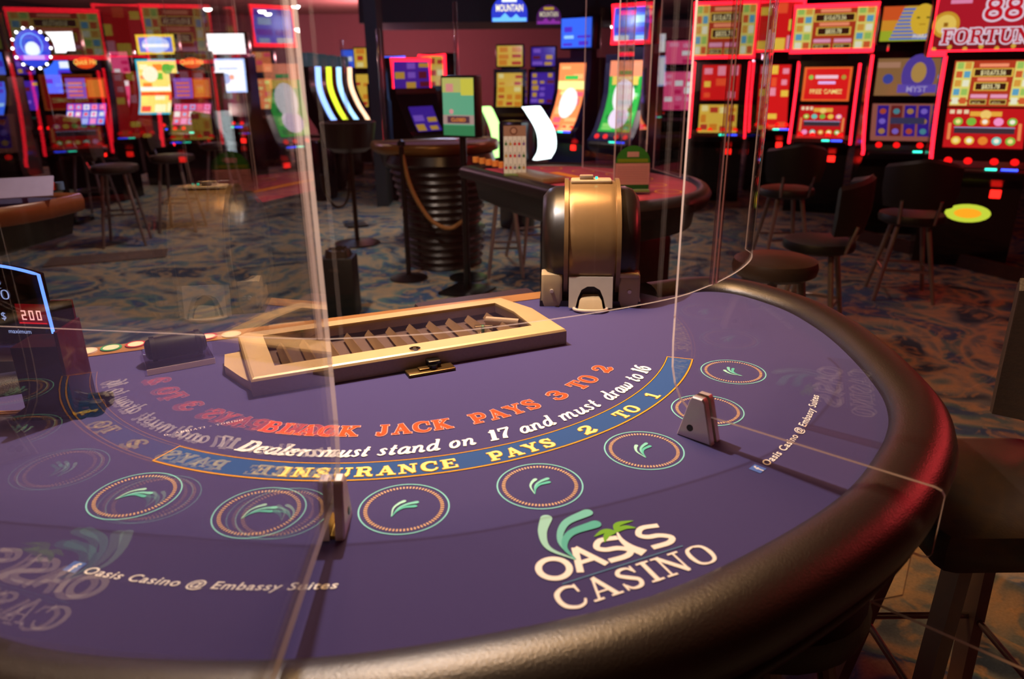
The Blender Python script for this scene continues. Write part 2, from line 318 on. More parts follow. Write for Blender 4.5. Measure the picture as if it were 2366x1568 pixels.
def sans(art, text, x, y, h, col, k=None, shear=0., off=0., align='L', xs=1., space=1.):
    'built-in sans letters as flat mesh'
    key = (text, shear, off, space)
    if key not in _fc:
        cu = bpy.data.curves.new('t', 'FONT'); cu.body = text; cu.size = 1.37; cu.shear = shear; cu.offset = off; cu.space_character = space; cu.resolution_u = 3
        o = bpy.data.objects.new('t', cu); COL.objects.link(o); dg = bpy.context.evaluated_depsgraph_get(); dg.update()
        me = bpy.data.meshes.new_from_object(o.evaluated_get(dg)); _fc[key] = ([(v.co.x, v.co.y) for v in me.vertices], [list(p.vertices) for p in me.polygons])
        bpy.data.objects.remove(o); bpy.data.curves.remove(cu); bpy.data.meshes.remove(me)
    vs, fs = _fc[key]
    if not vs: return x
    wd = max(v[0] for v in vs); x0 = x-(wd*h*xs/2 if align == 'C' else 0)
    art.tris([(x0+a*h*xs, y+b*h) for a, b in vs], fs, col, k); return x0+wd*h*xs
# ------------------------------------------------------------------ blackjack table
felt_m = M('blue_felt', '3d366f', .92, noise=.07, nscale=900, bump=.25, bscale=2200, sheen=.25, spec=.15)
rail_m = M('black_leather', '1a110a', .36, noise=.25, nscale=12, bump=.3, bscale=420, spec=.9)
dark_m = M('black_laminate', '0b0a0b', .45, noise=.2)
print_m = colattr_mat('felt_print', rough=.9)
HALF = [(0, .937), (.073, .932), (.189, .913), (.290, .889), (.374, .860), (.458, .819), (.525, .780), (.590, .729), (.650, .662), (.729, .541), (.797, .409), (.836, .285), (.840, .192), (.825, .107), (.790, .065), (.742, .049), (.640, .046)]
half = [(p.x, p.y) for p in crom([Vector((a, b)) for a, b in HALF], 4)]
OUT = [(-a, b) for a, b in half[::-1]][:-1]+half            # inner edge of the rail, left end to right end
def norms(path):
    out = []
    for i, p in enumerate(path):
        a = Vector(path[max(i-1, 0)]); b = Vector(path[min(i+1, len(path)-1)]); t = (b-a).normalized(); out.append((-t.y, t.x))
    return out
NO = norms(OUT)
OUT = [(a+n[0]*.013*max(0, min(1, (b-.35)/.4)), b+n[1]*.013*max(0, min(1, (b-.35)/.4))) for (a, b), n in zip(OUT, NO)]
def vedge(u): return -.083+.035*u                             # dealer side edge
bj = empty('blackjack_table', (0, 0, 0), 0, 'large blackjack table with printed blue felt and thick black padded rail', 'table')
mb = MB(); poly = [(a+n[0]*.012, b+n[1]*.012) for (a, b), n in zip(OUT, NO)] + [(.60, vedge(.6)), (-.60, vedge(-.6))]
mb.prism(poly, -.03, 0, lambda x, y, z: T(x, y, z)); mb.build('felt_top', felt_m, bj, smooth=False)
sec = [(.0, -.03), (.0, .002), (.005, .010), (.016, .018), (.034, .024), (.056, .024), (.076, .017), (.090, .004), (.097, -.016), (.094, -.036), (.082, -.050), (.06, -.058), (.02, -.058)]
mb = MB(); path = [(a, -b) for a, b in OUT]; nn = [(a, -b) for a, b in NO]
mb.sweep(path, nn, [(a, FZ+b) for a, b in sec]); mb.build('padded_rail', rail_m, bj, ang=80)
sec2 = [(.0, -.058), (.078, -.058), (.084, -.066), (.078, -.080), (.062, -.087), (.0, -.087)]
mb = MB(); mb.sweep(path, nn, [(a, FZ+b) for a, b in sec2]); mb.build('lower_rail_roll', M('brown_vinyl', '2a1d12', .38, noise=.2, bump=.2), bj, ang=80)
mb = MB(); mb.prism([(a-n[0]*.02, b-n[1]*.02) for (a, b), n in zip(OUT, NO)]+[(.58, vedge(.6)+.03), (-.58, vedge(-.6)+.03)], -.17, -.032, lambda x, y, z: T(x, y, z)); mb.build('apron', dark_m, bj, smooth=False)
mb = MB(); mb.box((0, -.36, .40), (.62, .42, .70), bev=.03); mb.box((0, -.36, .03), (.9, .62, .06), bev=.02); mb.build('pedestal', dark_m, bj)
mb = MB(); mb.loft([[T(u, vedge(u)-a, z) for a, z in ((0, -.03), (.0, .0015), (.052, .0015), (.058, -.006), (.058, -.03))] for u in (-.655, -.3, .3, .62)], True, True)
mb.build('dealer_side_trim', M('golden_oak', '9a6c3e', .35, noise=.25, nscale=14), bj, ang=20)
# --- printed felt
ZL = .0003
flat = lambda u, v, k: T(u, v, ZL+k*.0003)
def arc(R, th0=0.): return lambda x, y, k: T((R-y)*math.sin(th0+x/R), (R-y)*math.cos(th0+x/R), ZL+k*.0003)
def rot(u0, v0, th):   # local frame at (u0, v0): x to the right seen from the rail, y towards the dealer
    e = (math.cos(th), -math.sin(th)); n = (-math.sin(th), -math.cos(th))
    return lambda x, y, k: T(u0+e[0]*x+n[0]*y, v0+e[1]*x+n[1]*y, ZL+k*.0003)
A = Art(lambda x, y, k: T(y*math.sin(x), y*math.cos(x), ZL+k*.0003))   # x angle, y radius
t0, t1 = -math.radians(49.4), math.radians(48.2)
YEL = 'e2a334'
def sector(r0, r1, a, b, col, k, n=72):
    for i in range(n):
        p = a+(b-a)*i/n; q = a+(b-a)*(i+1)/n; A.poly([(p, r0), (p, r1), (q, r1), (q, r0)], col, k, True)
sector(.5745, .6195, t0, t1, '2f5290', 0)
for r0, r1, c, k in ((.5720, .5727, '2a1c10', 1), (.5727, .5745, YEL, 1), (.5745, .5752, '2a1c10', 1), (.6188, .6195, '2a1c10', 1), (.6195, .6222, YEL, 1), (.6222, .6228, '2a1c10', 1)): sector(r0, r1, t0, t1, c, k)
for t in (t0, t1): sector(.5727, .6222, t-.0018, t+.0018, YEL, 2, 1)
A.build('insurance_band', print_m, bj)
def words(items, base, h, nm, col, halo=None, hg=0., shear=0., space=.08, bold=1., kk=2):
    for txt, a, b in items:
        art = Art(flat)
        L = (math.radians(b)-math.radians(a))*base; n = len(txt)
        adv = sum(G[c][0] for c in txt); wide = (L/h-space*(n-1))/adv if n > 1 else None
        if wide is None: wide = (L/h)/adv
        x0 = math.radians(a)*base; art.fn = arc(base)
        if halo: slab(art, txt, x0, 0, h, halo, wide, space, shear, hg, kk, bold)
        slab(art, txt, x0, 0, h, col, wide, space, shear, 0, kk+1, bold)
        art.build(nm, print_m, bj)
A = Art(flat)
words([('BLACK', -41.3, -22.6), ('JACK', -19.4, -5.4), ('PAYS', -1.6, 13.4), ('3', 16.8, 20.8), ('TO', 24.0, 31.6), ('2', 34.6, 38.4)], .4925, .0345, 'payout_word', 'e4512a', 'f0a8a0', .0013, bold=1.12)
A = Art(flat)
words([('INSURANCE', -31.0, -7.6), ('PAYS', -3.2, 6.9), ('2', 11.7, 14.4), ('TO', 19.6, 24.6), ('1', 28.9, 30.7)], .6130, .0250, 'insurance_word', 'fbf08c', 'd89a2c', .0009, bold=1.15, space=.16)
A = Art(flat)
words([('Dealer', -41.0, -29.2), ('must', -27.6, -20.1), ('stand', -18.9, -9.4), ('on', -8.0, -3.6), ('17', -1.4, 2.6), ('and', 4.0, 10.6), ('must', 12.0, 21.2), ('draw', 23.6, 32.2), ('to', 33.4, 36.8), ('16', 38.0, 41.4)], .5565, .0330, 'rule_word', 'ffffff', None, 0, shear=.30, space=.02, bold=1.1)
A = Art(flat); A.fn = rot(-.457, .328, math.radians(2))
slab(A, 'G. ABBIATI - TORINO', 0, 0, .0062, 'd9cfd6', 1.15, .12, k=2); A.build('maker_lettering', print_m, bj)
# --- betting circles
TEAL, TEAL2, TAN = '8ad8d8', '4fa39c', 'b39074'
def plume(art, s, k=3, col=('a9e4d6', '7fd0c4', '5cbcb0')):
    for (pts, c) in (([(-.5, -.55), (-.42, .02), (-.2, .33), (.02, .48)], col[0]), ([(-.5, -.55), (-.2, .02), (.14, .24), (.52, .32)], col[1]), ([(-.5, -.55), (-.3, -.2), (.0, .03), (.44, .04)], col[2])):
        P = crom([Vector((a*s, b*s)) for a, b in pts], 5); n = len(P)
        art.ribbon([tuple(p) for p in P], [s*(.03+.15*(i/(n-1))) for i in range(n)], c, k)
        e = P[-1]; art.disc(e.x, e.y, s*.083, c, 10, k)
for i in range(7):
    th = math.radians((i-3)*14.95); R = .698
    A = Art(rot(R*math.sin(th), R*math.cos(th), th))
    A.ring(0, 0, .0559, .0578, TEAL, 72, 1); o_ = A.build('betting_circle', print_m, bj)
    A = Art(rot(R*math.sin(th), R*math.cos(th), th)); A.ring(0, 0, .0460, .0508, 'dcb48e', 140, 1, .5, 70); A.build('tick_ring', print_m, o_)
    A = Art(rot(R*math.sin(th), R*math.cos(th), th)); plume(A, .032, 2); A.build('plume_emblem', print_m, o_)
# --- casino logo
def oasis_logo(art, s, white='fffaf4', k=2, teal=None, fill='3d366f'):
    # unit: width of the word OASIS = 1
    def L(txt, x, y, h, off): return sans(art, txt, x*s, y*s, h*s, white, k, off=off)
    art.ring(.105*s, .105*s, .075*s, .118*s, white, 40, k)
    for P, wd in (([(.235, .0), (.325, .235)], .045), ([(.325, .235), (.425, .0)], .045), ([(.27, .085), (.39, .085)], .035)): art.ribbon([(a*s, b*s) for a, b in P], wd*s, white, k)
    for x in (.435, .76):
        P = crom([Vector(q) for q in ((x+.2, .21), (x+.08, .232), (x+.02, .175), (x+.06, .13), (x+.14, .112), (x+.2, .06), (x+.15, .018), (x+.02, .02))], 4); art.ribbon([(a.x*s, a.y*s) for a in P], .044*s, white, k)
    P = crom([Vector(q) for q in ((.70, -.005), (.655, .09), (.645, .18), (.665, .26))], 5); n = len(P)
    art.ribbon([(a.x*s, a.y*s) for a in P], [.075*s*(1-.85*i/(n-1)) for i in range(n)], white, k)
    for pts in (((.66, .27), (.60, .31), (.5, .285)), ((.66, .27), (.59, .265), (.53, .2)), ((.66, .27), (.72, .34), (.84, .33)), ((.66, .27), (.74, .29), (.81, .25))):
        P = crom([Vector(q) for q in pts], 5); n = len(P); art.ribbon([(a.x*s, a.y*s) for a in P], [.045*s*math.sin(PI*(.12+.86*i/(n-1))) for i in range(n)], '79b83c', k)
    for pts, c in (([(.27, .12), (.17, .3), (.21, .47), (.31, .61)], 'a4e0d6'), ([(.27, .12), (.27, .33), (.40, .50), (.60, .55)], '7ccfc6'), ([(.27, .12), (.27, .27), (.38, .385), (.58, .405)], '5fbcb2')):
        P = crom([Vector(q) for q in pts], 6); n = len(P); art.ribbon([(a.x*s, a.y*s) for a in P], [s*(.010+.074*(i/(n-1))) for i in range(n)], c, k+1); e = P[-1]; art.disc(e.x*s, e.y*s, .042*s, c, 16, k+1)
    art.rect(.08*s, -.052*s, .97*s, -.045*s, '5f95b8', k)
    h = .2*s; wd = slab_len('CASINO', 1.06, .06)*h; slab(art, 'CASINO', .54*s-wd/2, -.275*s, h, white, 1.06, .06, k=k, bold=.78)
A = Art(rot(-.082, .881, math.radians(.5))); oasis_logo(A, .178); A.build('casino_logo', print_m, bj)
# --- page address lettering on both sides
for a0, a1 in ((-41.6, -20.1), (19.7, 40.6)):
    A = Art(arc(.8455)); x0 = math.radians(a0)*.8455; x1 = math.radians(a1)*.8455
    A.rect(x0, -.002, x0+.0175, .0155, '5d7fd0', 1); sans(A, 'f', x0+.007, -.001, .0155, 'f0f0f6', 2, off=.02)
    xs = 1.0; e = sans(A, 'Oasis Casino @ Embassy Suites', 0, 0, .0125, 'e9dcd6', 2, shear=0.0, off=.012, space=1.1); A.v = A.v[:]
    wdt = e; A2 = Art(arc(.8455)); sc = (x1-x0-.024)/wdt
    sans(A2, 'Oasis Casino @ Embassy Suites', x0+.024, 0, .0125, 'ffffff', 2, shear=.25, off=.018, xs=sc, space=1.1); A2.build('address_lettering', print_m, bj)
    A3 = Art(arc(.8455)); A3.rect(x0, -.002, x0+.0175, .0155, '5d7fd0', 1); sans(A3, 'f', x0+.0065, -.0015, .0155, 'f0f0f6', 2, off=.03); A3.build('address_icon', print_m, bj)

# ------------------------------------------------------------------ acrylic dividers and the dealer shield
ac = acrylic(); ae = acrylic_edge(); chrome = M('brushed_steel', 'd6c8ca', .36, .55, noise=.06, nscale=60)
def divider(name, deg, label):
    th = math.radians(deg); er = Vector((math.sin(th), -math.cos(th), 0)); et = Vector((math.cos(th), math.sin(th), 0)); t = .0028
    P = [(.675, .64), (.675, .14), (.677, .10), (.683, .075), (.694, .053), (.708, .041), (.72, .038)] + [(1.046, .044), (1.054, .042), (1.058, .036), (1.058, -.046), (1.055, -.052), (1.048, -.0545), (1.036, -.0545), (1.036, -.12), (1.0, -.150), (1.26, -.150), (1.30, -.13), (1.32, -.09), (1.32, .64)]
    mb = MB(); n = len(P); f = lambda r, z, s: er*r + et*s + Vector((0, 0, FZ+z))
    a = [f(r, z, -t) for r, z in P]; b = [f(r, z, t) for r, z in P]
    root = empty(name, tuple(er*.7+Vector((0, 0, FZ))), th, label, 'divider', 'acrylic player dividers'); inv = Matrix.Translation(-root.location); rz = Matrix.Rotation(-th, 4, 'Z')
    q = lambda v: rz @ (inv @ v)
    mb.add([q(x) for x in a+b], [tuple(range(n-1, -1, -1)), tuple(range(n, 2*n))], 0)
    mb.add([q(x) for x in a+b], [(i, (i+1) % n, n+(i+1) % n, n+i) for i in range(n-1)], 1)
    mb.add([q(x) for x in a+b], [(n-1, 0, n, 2*n-1)], 0)
    mb.build('acrylic_panel', [ac, ae], root, smooth=False)
    for s in (-1, 1):     # two clamp plates, one either side
        mb = MB(); prof = [(.700, 0.), (.758, 0.), (.742, .064), (.738, .069), (.722, .069), (.718, .064)]
        r_ = [[q(f(r, z, s*w_)) for r, z in prof] for w_ in (.0034, .0125)]
        ctr = [(r-.729, z-.03) for r, z in prof]; r_.append([q(f(.729+c[0]*.93, .03+c[1]*.95, s*.0148)) for c in ctr])
        mb.loft(r_, True, True); mb.build('clamp_plate', chrome, root, ang=25)
        mb = MB(); c0 = q(f(.722, .018, s*.0149)); c1 = q(f(.722, .018, s*.0156)); mb.cyl(c0, c1, .0052, 20); mb.build('clamp_screw', M('black_screw', '050505', .3), root)
    mb = MB(); mb.box(q(f(.729, .002, 0)), (.008, .05, .004)); mb.build('clamp_foot', M('brass_gasket', 'c39a4a', .3, .8), root)
    return root
divider('divider_panel', -21.4, 'clear acrylic player divider clamped left of centre, in front of the chip tray')
divider('divider_panel', 22.3, 'clear acrylic player divider clamped right of centre, hooked over the rail beside the corner stool')
def shield():
    root = empty('dealer_shield', T(.06, .5, .20), 0, 'tall curved clear acrylic shield around the dealer side, behind both player dividers', 'shield')
    segs = [[(-1.02, .10), (-.82, .20), (-.63, .315), (-.49, .403), (-.365, .483), (-.248, .555)],
            [(-.240, .560), (-.11, .598), (.015, .612), (.15, .614), (.272, .602), (.364, .570)],
            [(.374, .566), (.45, .525), (.515, .480), (.556, .440), (.574, .402)]]
    f = lambda p, z: Vector((p.x-.06, -p.y+.5, z))
    for sg in segs:
        P = crom([Vector(q) for q in sg], 7); n = len(P)-1; N_ = norms([(p.x, p.y) for p in P])
        Q = [p+Vector(m_)*.0026 for p, m_ in zip(P, N_)]; mb = MB()
        for L_ in (P, Q):
            mb.add([f(p, z) for p in L_ for z in (0, .72)], [(2*i, 2*i+2, 2*i+3, 2*i+1) for i in range(n)], 0)
        V_ = [v for p, q in zip(P, Q) for v in (f(p, 0), f(q, 0), f(p, .72), f(q, .72))]
        mb.add(V_, [(4*i+2, 4*i+3, 4*i+7, 4*i+6) for i in range(n)], 0)
        mb.add(V_,
            [(4*i, 4*i+1, 4*i+5, 4*i+4) for i in range(n)]+[(0, 1, 3, 2), (4*n, 4*n+1, 4*n+3, 4*n+2)], 1)
        mb.build('curved_panel', [ac, ae], root, ang=30)
    for q, wd, t in (((-.82, .20), .006, -.5), ((-.244, .558), .006, -.4), ((.369, .568), .017, .4)):
        mb = MB(); mb.box(f(Vector(q), .36), (wd, .009, .72), rz=t, bev=.002); mb.build('joint_strip', ae if wd < .01 else acrylic('joint_acrylic', (.80, .66, .68), 1.49, .12), root)
shield()

# ------------------------------------------------------------------ chip tray
gold_m = M('champagne_metal', 'c8aa7c', .42, .2, noise=.08, nscale=40)
side_m = M('brushed_taupe_metal', '9a8472', .5, .2, noise=.15, nscale=200)
tray = empty('chip_tray', T(-.013, .10, 0), 0, 'locked champagne coloured chip tray with clear lid in front of the dealer', 'chip tray')
tl = lambda x, y, z: Vector((x, -(y-.10), z))   # x from tray centre, y = table v
x0, x1, y0, y1, H = -.304, .300, -.020, .236, .034
def slopy(x): return -.010+.02*(x/.3)
mb = MB()
O = [(x0+.012, y0), (x1-.03, y0), (x1, y0+.10), (x1, y1), (x0, y1), (x0, y0+.012)]
I = [(x0+.045, y0+.035), (x1-.062, y0+.035), (x1-.05, y0+.11), (x1-.055, y1-.046), (x0+.045, y1-.046), (x0+.045, y0+.05)]
def rr(P, z, g=0.):
    cx = sum(a for a, b in P)/len(P); cy_ = sum(b for a, b in P)/len(P)
    return [tl(cx+(a-cx)*(1+g), cy_+(b-cy_)*(1+g*2), z) for a, b in P]
mb.loft([rr(O, .001), rr(O, H-.006)], True, False, 1)
mb.loft([rr(O, H-.006), rr(O, H-.002, -.008), rr(O, H, -.022), rr(I, H), rr(I, H-.006)], True, False, 0)
mb.loft([rr(I, H-.006), rr(I, .012)], True, False, 1)
mb.build('lid_frame', [gold_m, side_m], tray, ang=25)
mb = MB(); mb.add(rr(O, .0012), [tuple(range(6))]); mb.build('tray_floor', M('tray_floor_grey', '8a766c', .6), tray, smooth=False)
mb = MB(); mb.loft([rr(I, H-.0055), rr(I, H-.0030)], True, True); mb.build('clear_lid', acrylic('lid_acrylic', (.86, .83, .83), 1.49, .03), tray, smooth=False)
for i in range(11):
    x = x0+.075+i*.044; mb = MB()
    mb.loft([[tl(x-.011, y1-.055, .008), tl(x, y1-.052, .027), tl(x+.011, y1-.055, .008)], [tl(x-.009, y0+.05, .008), tl(x, y0+.05, .020), tl(x+.009, y0+.05, .008)]], True, True)
    mb.build('chip_row_ridge', gold_m, tray, ang=60)
mb = MB(); mb.revolve([(.0, .0), (.0105, .0), (.0105, .002), (.007, .003), (.0065, .001), (0, .001)], tl(-.010, y1-.018, H), 24); mb.build('lid_lock', M('polished_steel', 'cfcac2', .12, 1.), tray)
mb = MB(); mb.prism([(x0+.01, y0+.06), (x0+.01, y1-.006), (x0-.012, y1-.06), (x0-.035, y0+.125), (x0-.030, y0+.065)], .0, .017, tl); mb.build('side_wing', [gold_m], tray, smooth=False)
mb = MB(); mb.prism([(x1-.03, y0+.045), (x1+.008, y0+.10), (x1+.012, y0+.19), (x1-.01, y1-.02)], .0, .014, tl); mb.build('side_wing', [gold_m], tray, smooth=False)
mb = MB(); mb.box(tl(.006, y1+.02, .003), (.090, .030, .006), bev=.002); mb.box(tl(-.006, y1+.018, .0075), (.02, .014, .004), bev=.001); mb.build('hasp_plate', M('dark_brass', '6b5433', .3, .8), tray)
mb = MB(); mb.box(tl(.016, y1+.009, .013), (.026, .020, .012), bev=.003); mb.cyl(tl(.012, y1+.02, .005), tl(.012, y1+.02, .013), .008, 16); mb.build('hasp_knob', M('black_plastic', '0a0908', .25), tray)
# a clear tube with a green disc and a rolled paper inside the tray
tb = empty('chip_tube', T(.135, .13, 0.013), 0, 'clear round chip tube with a green chip inside the tray', 'chip tube')
mb = MB(); mb.cyl((-.004, 0, .008), (.03, -.01, .008), .010, 24); mb.build('clear_tube', acrylic('tube_acrylic', (.85, .86, .84)), tb)
mb = MB(); mb.cyl((.010, -.003, .0085), (.014, -.004, .0085), .0085, 20); mb.build('green_chip', M('green_chip', '1f9a63', .4), tb)
rl = MB(); rl.cyl((0, 0, .009), (.055, -.045, .009), .009, 20); o = rl.build('paper_roll', M('cream_paper', 'd8c3a0', .7)); o.location = T(.175, .085, .012); tagit(o, 'cream rolled paper lying inside the right end of the chip tray', 'paper roll')

# ------------------------------------------------------------------ discs along the dealer edge
for i, ((px, py), c, nm) in enumerate(zip(((200, 811), (257, 803), (314, 795), (371, 789), (427, 781), (480, 777), (535, 772)), ('d8c4b4', '3f9a63', 'b03a34', 'd98b3a', '4f8fc4', 'b8323e', 'd9c8b0'), ('plain cream', 'green', 'dark red', 'orange', 'light blue', 'crimson', 'beige'))):
    P = on_z(px, py, FZ+.003); P.z = FZ+.0017
    A = Art(lambda x, y, k: Vector((x, y, .0022+k*.0002))); A.ring(0, 0, .0150, .0195, c, 40, 1); A.disc(0, 0, .0152, 'efd9b8', 32, k=0)
    r = empty('value_disc', tuple(P), 0, '%s rimmed round value disc set in the wooden edge strip%s' % (nm, ', leftmost of the row' if i == 0 else (', touching the chip tray' if i == 6 else '')), 'disc', 'round value discs along the dealer edge')
    mb = MB(); mb.cyl((0, 0, 0), (0, 0, .0021), .0197, 36); mb.build('rim', M('disc_rim_'+nm.replace(' ', '_'), c, .4), r); A.build('face', colattr_mat('disc_face', rough=.4), r)

# ------------------------------------------------------------------ shuffler
sh = empty('card_shuffler', T(.506, -.058, 0), math.radians(-28), 'large bronze and black automatic card shuffler standing at the dealer edge', 'card shuffler')
bz = M('bronze_plastic', '8a6c45', .30, .35, noise=.1, spec=.6); bk = M('gloss_black_plastic', '1c1612', .34, .0, noise=.1, spec=.6); lt = M('light_taupe_plastic', 'bfa680', .38, .1); stl = M('worn_steel', 'eadcc8', .34, .35, noise=.12, nscale=30)
def side(prof, x0, x1, inset=.0):   # prof in (y, z), extruded in x
    mb = MB(); R_ = []
    cy_ = sum(p[0] for p in prof)/len(prof); cz = sum(p[1] for p in prof)/len(prof)
    sh_ = lambda g: [(cy_+(y-cy_)*(1-g), cz+(z-cz)*(1-g)) for y, z in prof]
    for x, g in ((x0, inset), (x0+(x1-x0)*.06, inset*.3), (x0+(x1-x0)*.14, 0), (x0+(x1-x0)*.86, 0), (x0+(x1-x0)*.94, inset*.3), (x1, inset)): R_.append([Vector((x, y, z)) for y, z in sh_(g)])
    mb.loft(R_, True, True); return mb
drum = lambda R, cy_, cz, a0, a1, n=22: [(cy_+R*math.cos(math.radians(a0+(a1-a0)*i/n)), cz+R*math.sin(math.radians(a0+(a1-a0)*i/n))) for i in range(n+1)]
# front is -y
side(drum(.146, .03, .122, 205, -15)+[(.16, .0), (-.09, .0)], -.118, .118, .26).build('body_shell', bk, sh, ang=50)
side(drum(.158, .03, .125, 218, 40, 26)+[(.12, .12), (-.06, .05)], -.056, .060, .03).build('centre_drum', bz, sh, ang=40)
for s in (-.060, .064): side(drum(.162, .03, .125, 214, 40, 26)+[(.12, .12), (-.06, .05)], s-.005, s+.005, 0).build('drum_band', bz, sh, ang=40)
mb = MB(); mb.box((.0, .02, .283), (.10, .05, .010), bev=.004); mb.build('top_handle', lt, sh)
mb = MB(); mb.box((-.012, .01, .293), (.034, .018, .012), bev=.003); mb.build('display_box', M('beige_plastic', '9c8468', .4), sh)
mb = MB(); mb.box((.012, .0, .293), (.006, .003, .006)); mb.build('indicator_light', M('teal_glow', '2fd0a0', emit=3), sh)
for s in (-1, 1):
    mb = side([(-.115, .0), (-.118, .055), (-.112, .078), (-.085, .085), (-.02, .07), (.0, .0)], min(s*.118, s*.068), max(s*.118, s*.068), .05); mb.build('side_cheek', lt, sh, ang=40)
    mb = MB(); mb.cyl((s*.093, -.1165, .04), (s*.093, -.122, .04), .0045, 16); mb.build('cheek_screw', stl, sh)
mb = side([(-.115, 0), (-.115, .014), (.1, .016), (.1, 0)], -.122, .122, .0); mb.build('base_plate', bk, sh)
# card chute: steel plate with an arch
mb = MB(); yf = -.128
P = [(-.052, .006), (-.052, .078), (.052, .078), (.052, .006), (.036, .006), (.030, .030), (.022, .048), (.008, .056), (-.008, .056), (-.022, .048), (-.030, .030), (-.036, .006)]
tilt = lambda x, z, d: Vector((x, yf-.018*(1-z/.08)+d, z))
quads = [(0, 1, 10, 11), (1, 9, 10), (1, 8, 9), (1, 2, 7, 8), (2, 6, 7), (2, 5, 6), (2, 3, 4, 5)]
mb.add([tilt(x, z, 0) for x, z in P], quads); mb.add([tilt(x, z, .006) for x, z in P], quads)
mb.add([tilt(x, z, d) for d in (0, .006) for x, z in P], [(i, (i+1) % 12, 12+(i+1) % 12, 12+i) for i in range(12)]); mb.build('chute_plate', stl, sh, smooth=False)
mb = MB(); mb.box((0, yf+.022, .035), (.085, .02, .066)); mb.build('chute_recess', M('chute_black', '060505', .5), sh, smooth=False)
mb = MB(); mb.loft([[Vector((x*a, y_, z_)) for x in (-1, 1)] + [Vector((x*a, y_-.006, z_)) for x in (1, -1)] for a, y_, z_ in ((.030, yf-.024, .004), (.026, yf-.010, .024), (.018, yf+.006, .034))], True, True); mb.build('chute_tongue', lt, sh)
mb = MB(); mb.tube(crom([(-.040, yf-.010, .004), (-.036, yf-.028, .005), (-.018, yf-.040, .006), (.018, yf-.040, .006), (.036, yf-.028, .005), (.040, yf-.010, .004)], 5), .004, 8); mb.build('chute_lip', stl, sh)
mb = MB(); mb.box((.090, yf+.014, .080), (.050, .02, .012), bev=.004); mb.build('release_tab', lt, sh)
# stand the shuffler sits on
mb = MB(); mb.box((.03, .09, .40), (.34, .26, .80), bev=.02); mb.box((.0, .03, .81), (.36, .30, .03), bev=.01)
o = mb.build('shuffler_stand', M('dark_plum_laminate', '3a2a30', .5)); o.location = (.36, .30, 0); tagit(o, 'dark narrow cabinet on the floor behind the card shuffler', 'cabinet')
sh.location.z = FZ+.0005; sh.scale = (.96, .96, .96)
# ------------------------------------------------------------------ card reader with black roller on a clear plate
cr = empty('card_holder', T(-.43, -.015, 0), .10, 'clear acrylic holder with a black rounded roller left of the chip tray', 'card holder')
mb = MB(); mb.box((0, 0, .006), (.118, .125, .012), bev=.002); mb.build('clear_base', acrylic('holder_acrylic', (.88, .86, .92), 1.49, .03), cr)
mb = MB(); mb.box((0, -.0615, .006), (.118, .001, .011)); mb.build('base_edge', ae, cr)
mb = MB(); mb.revolve([(0, -.054), (.012, -.054), (.018, -.050), (.0215, -.040), (.022, -.034), (.0225, .034), (.0215, .040), (.018, .050), (.012, .054), (0, .054)], (0, -.005, .030), 24, R=Matrix.Rotation(PI/2, 3, 'Y')); mb.build('roller', M('roller_black', '030304', .5, spec=.25), cr)
for s in (-.040, .040):
    mb = MB(); mb.revolve([(.0225, -.004), (.0245, -.004), (.0245, .004), (.0225, .004)], (s, -.005, .030), 24, R=Matrix.Rotation(PI/2, 3, 'Y')); mb.build('roller_band', M('roller_black', '030304', .5, spec=.25), cr)
# ------------------------------------------------------------------ red discard tray box
ds = empty('discard_tray', T(-.612, .152, 0), math.radians(-20), 'tall dark red acrylic discard tray box standing left on the felt', 'discard tray')
rm = M('dark_red_acrylic', '1c0406', .12, 0, spec=.3, noise=.1)
mb = MB(); mb.box((0, 0, .004), (.112, .075, .008), bev=.002); mb.build('base', rm, ds)
mb = MB(); mb.loft([[Vector((x, y, z)) for x, y in ((-.036, -.03), (.036, -.03), (.036, .034), (-.036, .034))] for z in (.008, .122)], True, True); mb.build('box_body', rm, ds, smooth=False)
mb = MB(); mb.box((.040, 0, .075), (.006, .074, .146), bev=.001); mb.box((.02, .037, .09), (.034, .006, .176), bev=.001); mb.build('tall_wall', M('red_acrylic_wall', '3c060e', .12, 0, spec=.3), ds)
for y in (-.018, .014):
    mb = MB(); mb.cyl((.040, y, .018), (.072, y, .018), .005, 12); mb.box((.068, y+.002, .012), (.022, .018, .02), bev=.004); mb.build('clip', M('matte_black', '08080a', .35), ds)
mb = MB(); mb.box((-.085, -.006, .0035), (.05, .003, .003)); mb.box((-.082, -.014, .0035), (.05, .003, .003)); mb.build('gold_reflection', M('gold_reflection', 'd9a45c', .3, .6), ds)  # thin bars stand in for golden reflections on the felt
# ------------------------------------------------------------------ limit sign
SD = 1.60
c = at(-20, 760, SD); ls = empty('table_limit_sign', tuple(Vector((c.x, c.y, FZ))), HEAD-PI/2-.12, 'black table limit sign edged in blue light showing red 200 maximum figures', 'sign')
def sx(px, py):    # pixel to the sign's own plane
    return at(px, py, SD)
bot = at(145, 795, SD); top = at(103, 628, SD); zb = .030; zt = top.z-FZ; lx = (Vector((bot.x, bot.y, 0))-Vector((c.x, c.y, 0))).length
Wd = .150; xr = lx; xl = lx-.30; zb = bot.z-FZ
arcp = [(xl+(xr-xl)*i/24, zt+.022*(1-((i-12)/12)**2)) for i in range(25)]
pf = [(xl, zb)]+arcp+[(xr, zb)]
mb = MB(); mb.prism(pf, -.004, .010, lambda x, z, y: Vector((x, y, z))); mb.build('sign_panel', M('sign_black', '0a0307', .12, spec=.6), ls, smooth=False)
mb = MB(); mb.tube([(x, -.006, z) for x, z in [(xr+.004, zb)]+arcp[::-1]+[(xl-.004, zb)]], .0035, 8); mb.build('blue_light_edge', M('blue_light', '5a86ff', emit=2.6), ls)
A = Art(lambda x, y, k: Vector((x, -.0045-k*.0003, y)))
xc = (xl+xr)/2
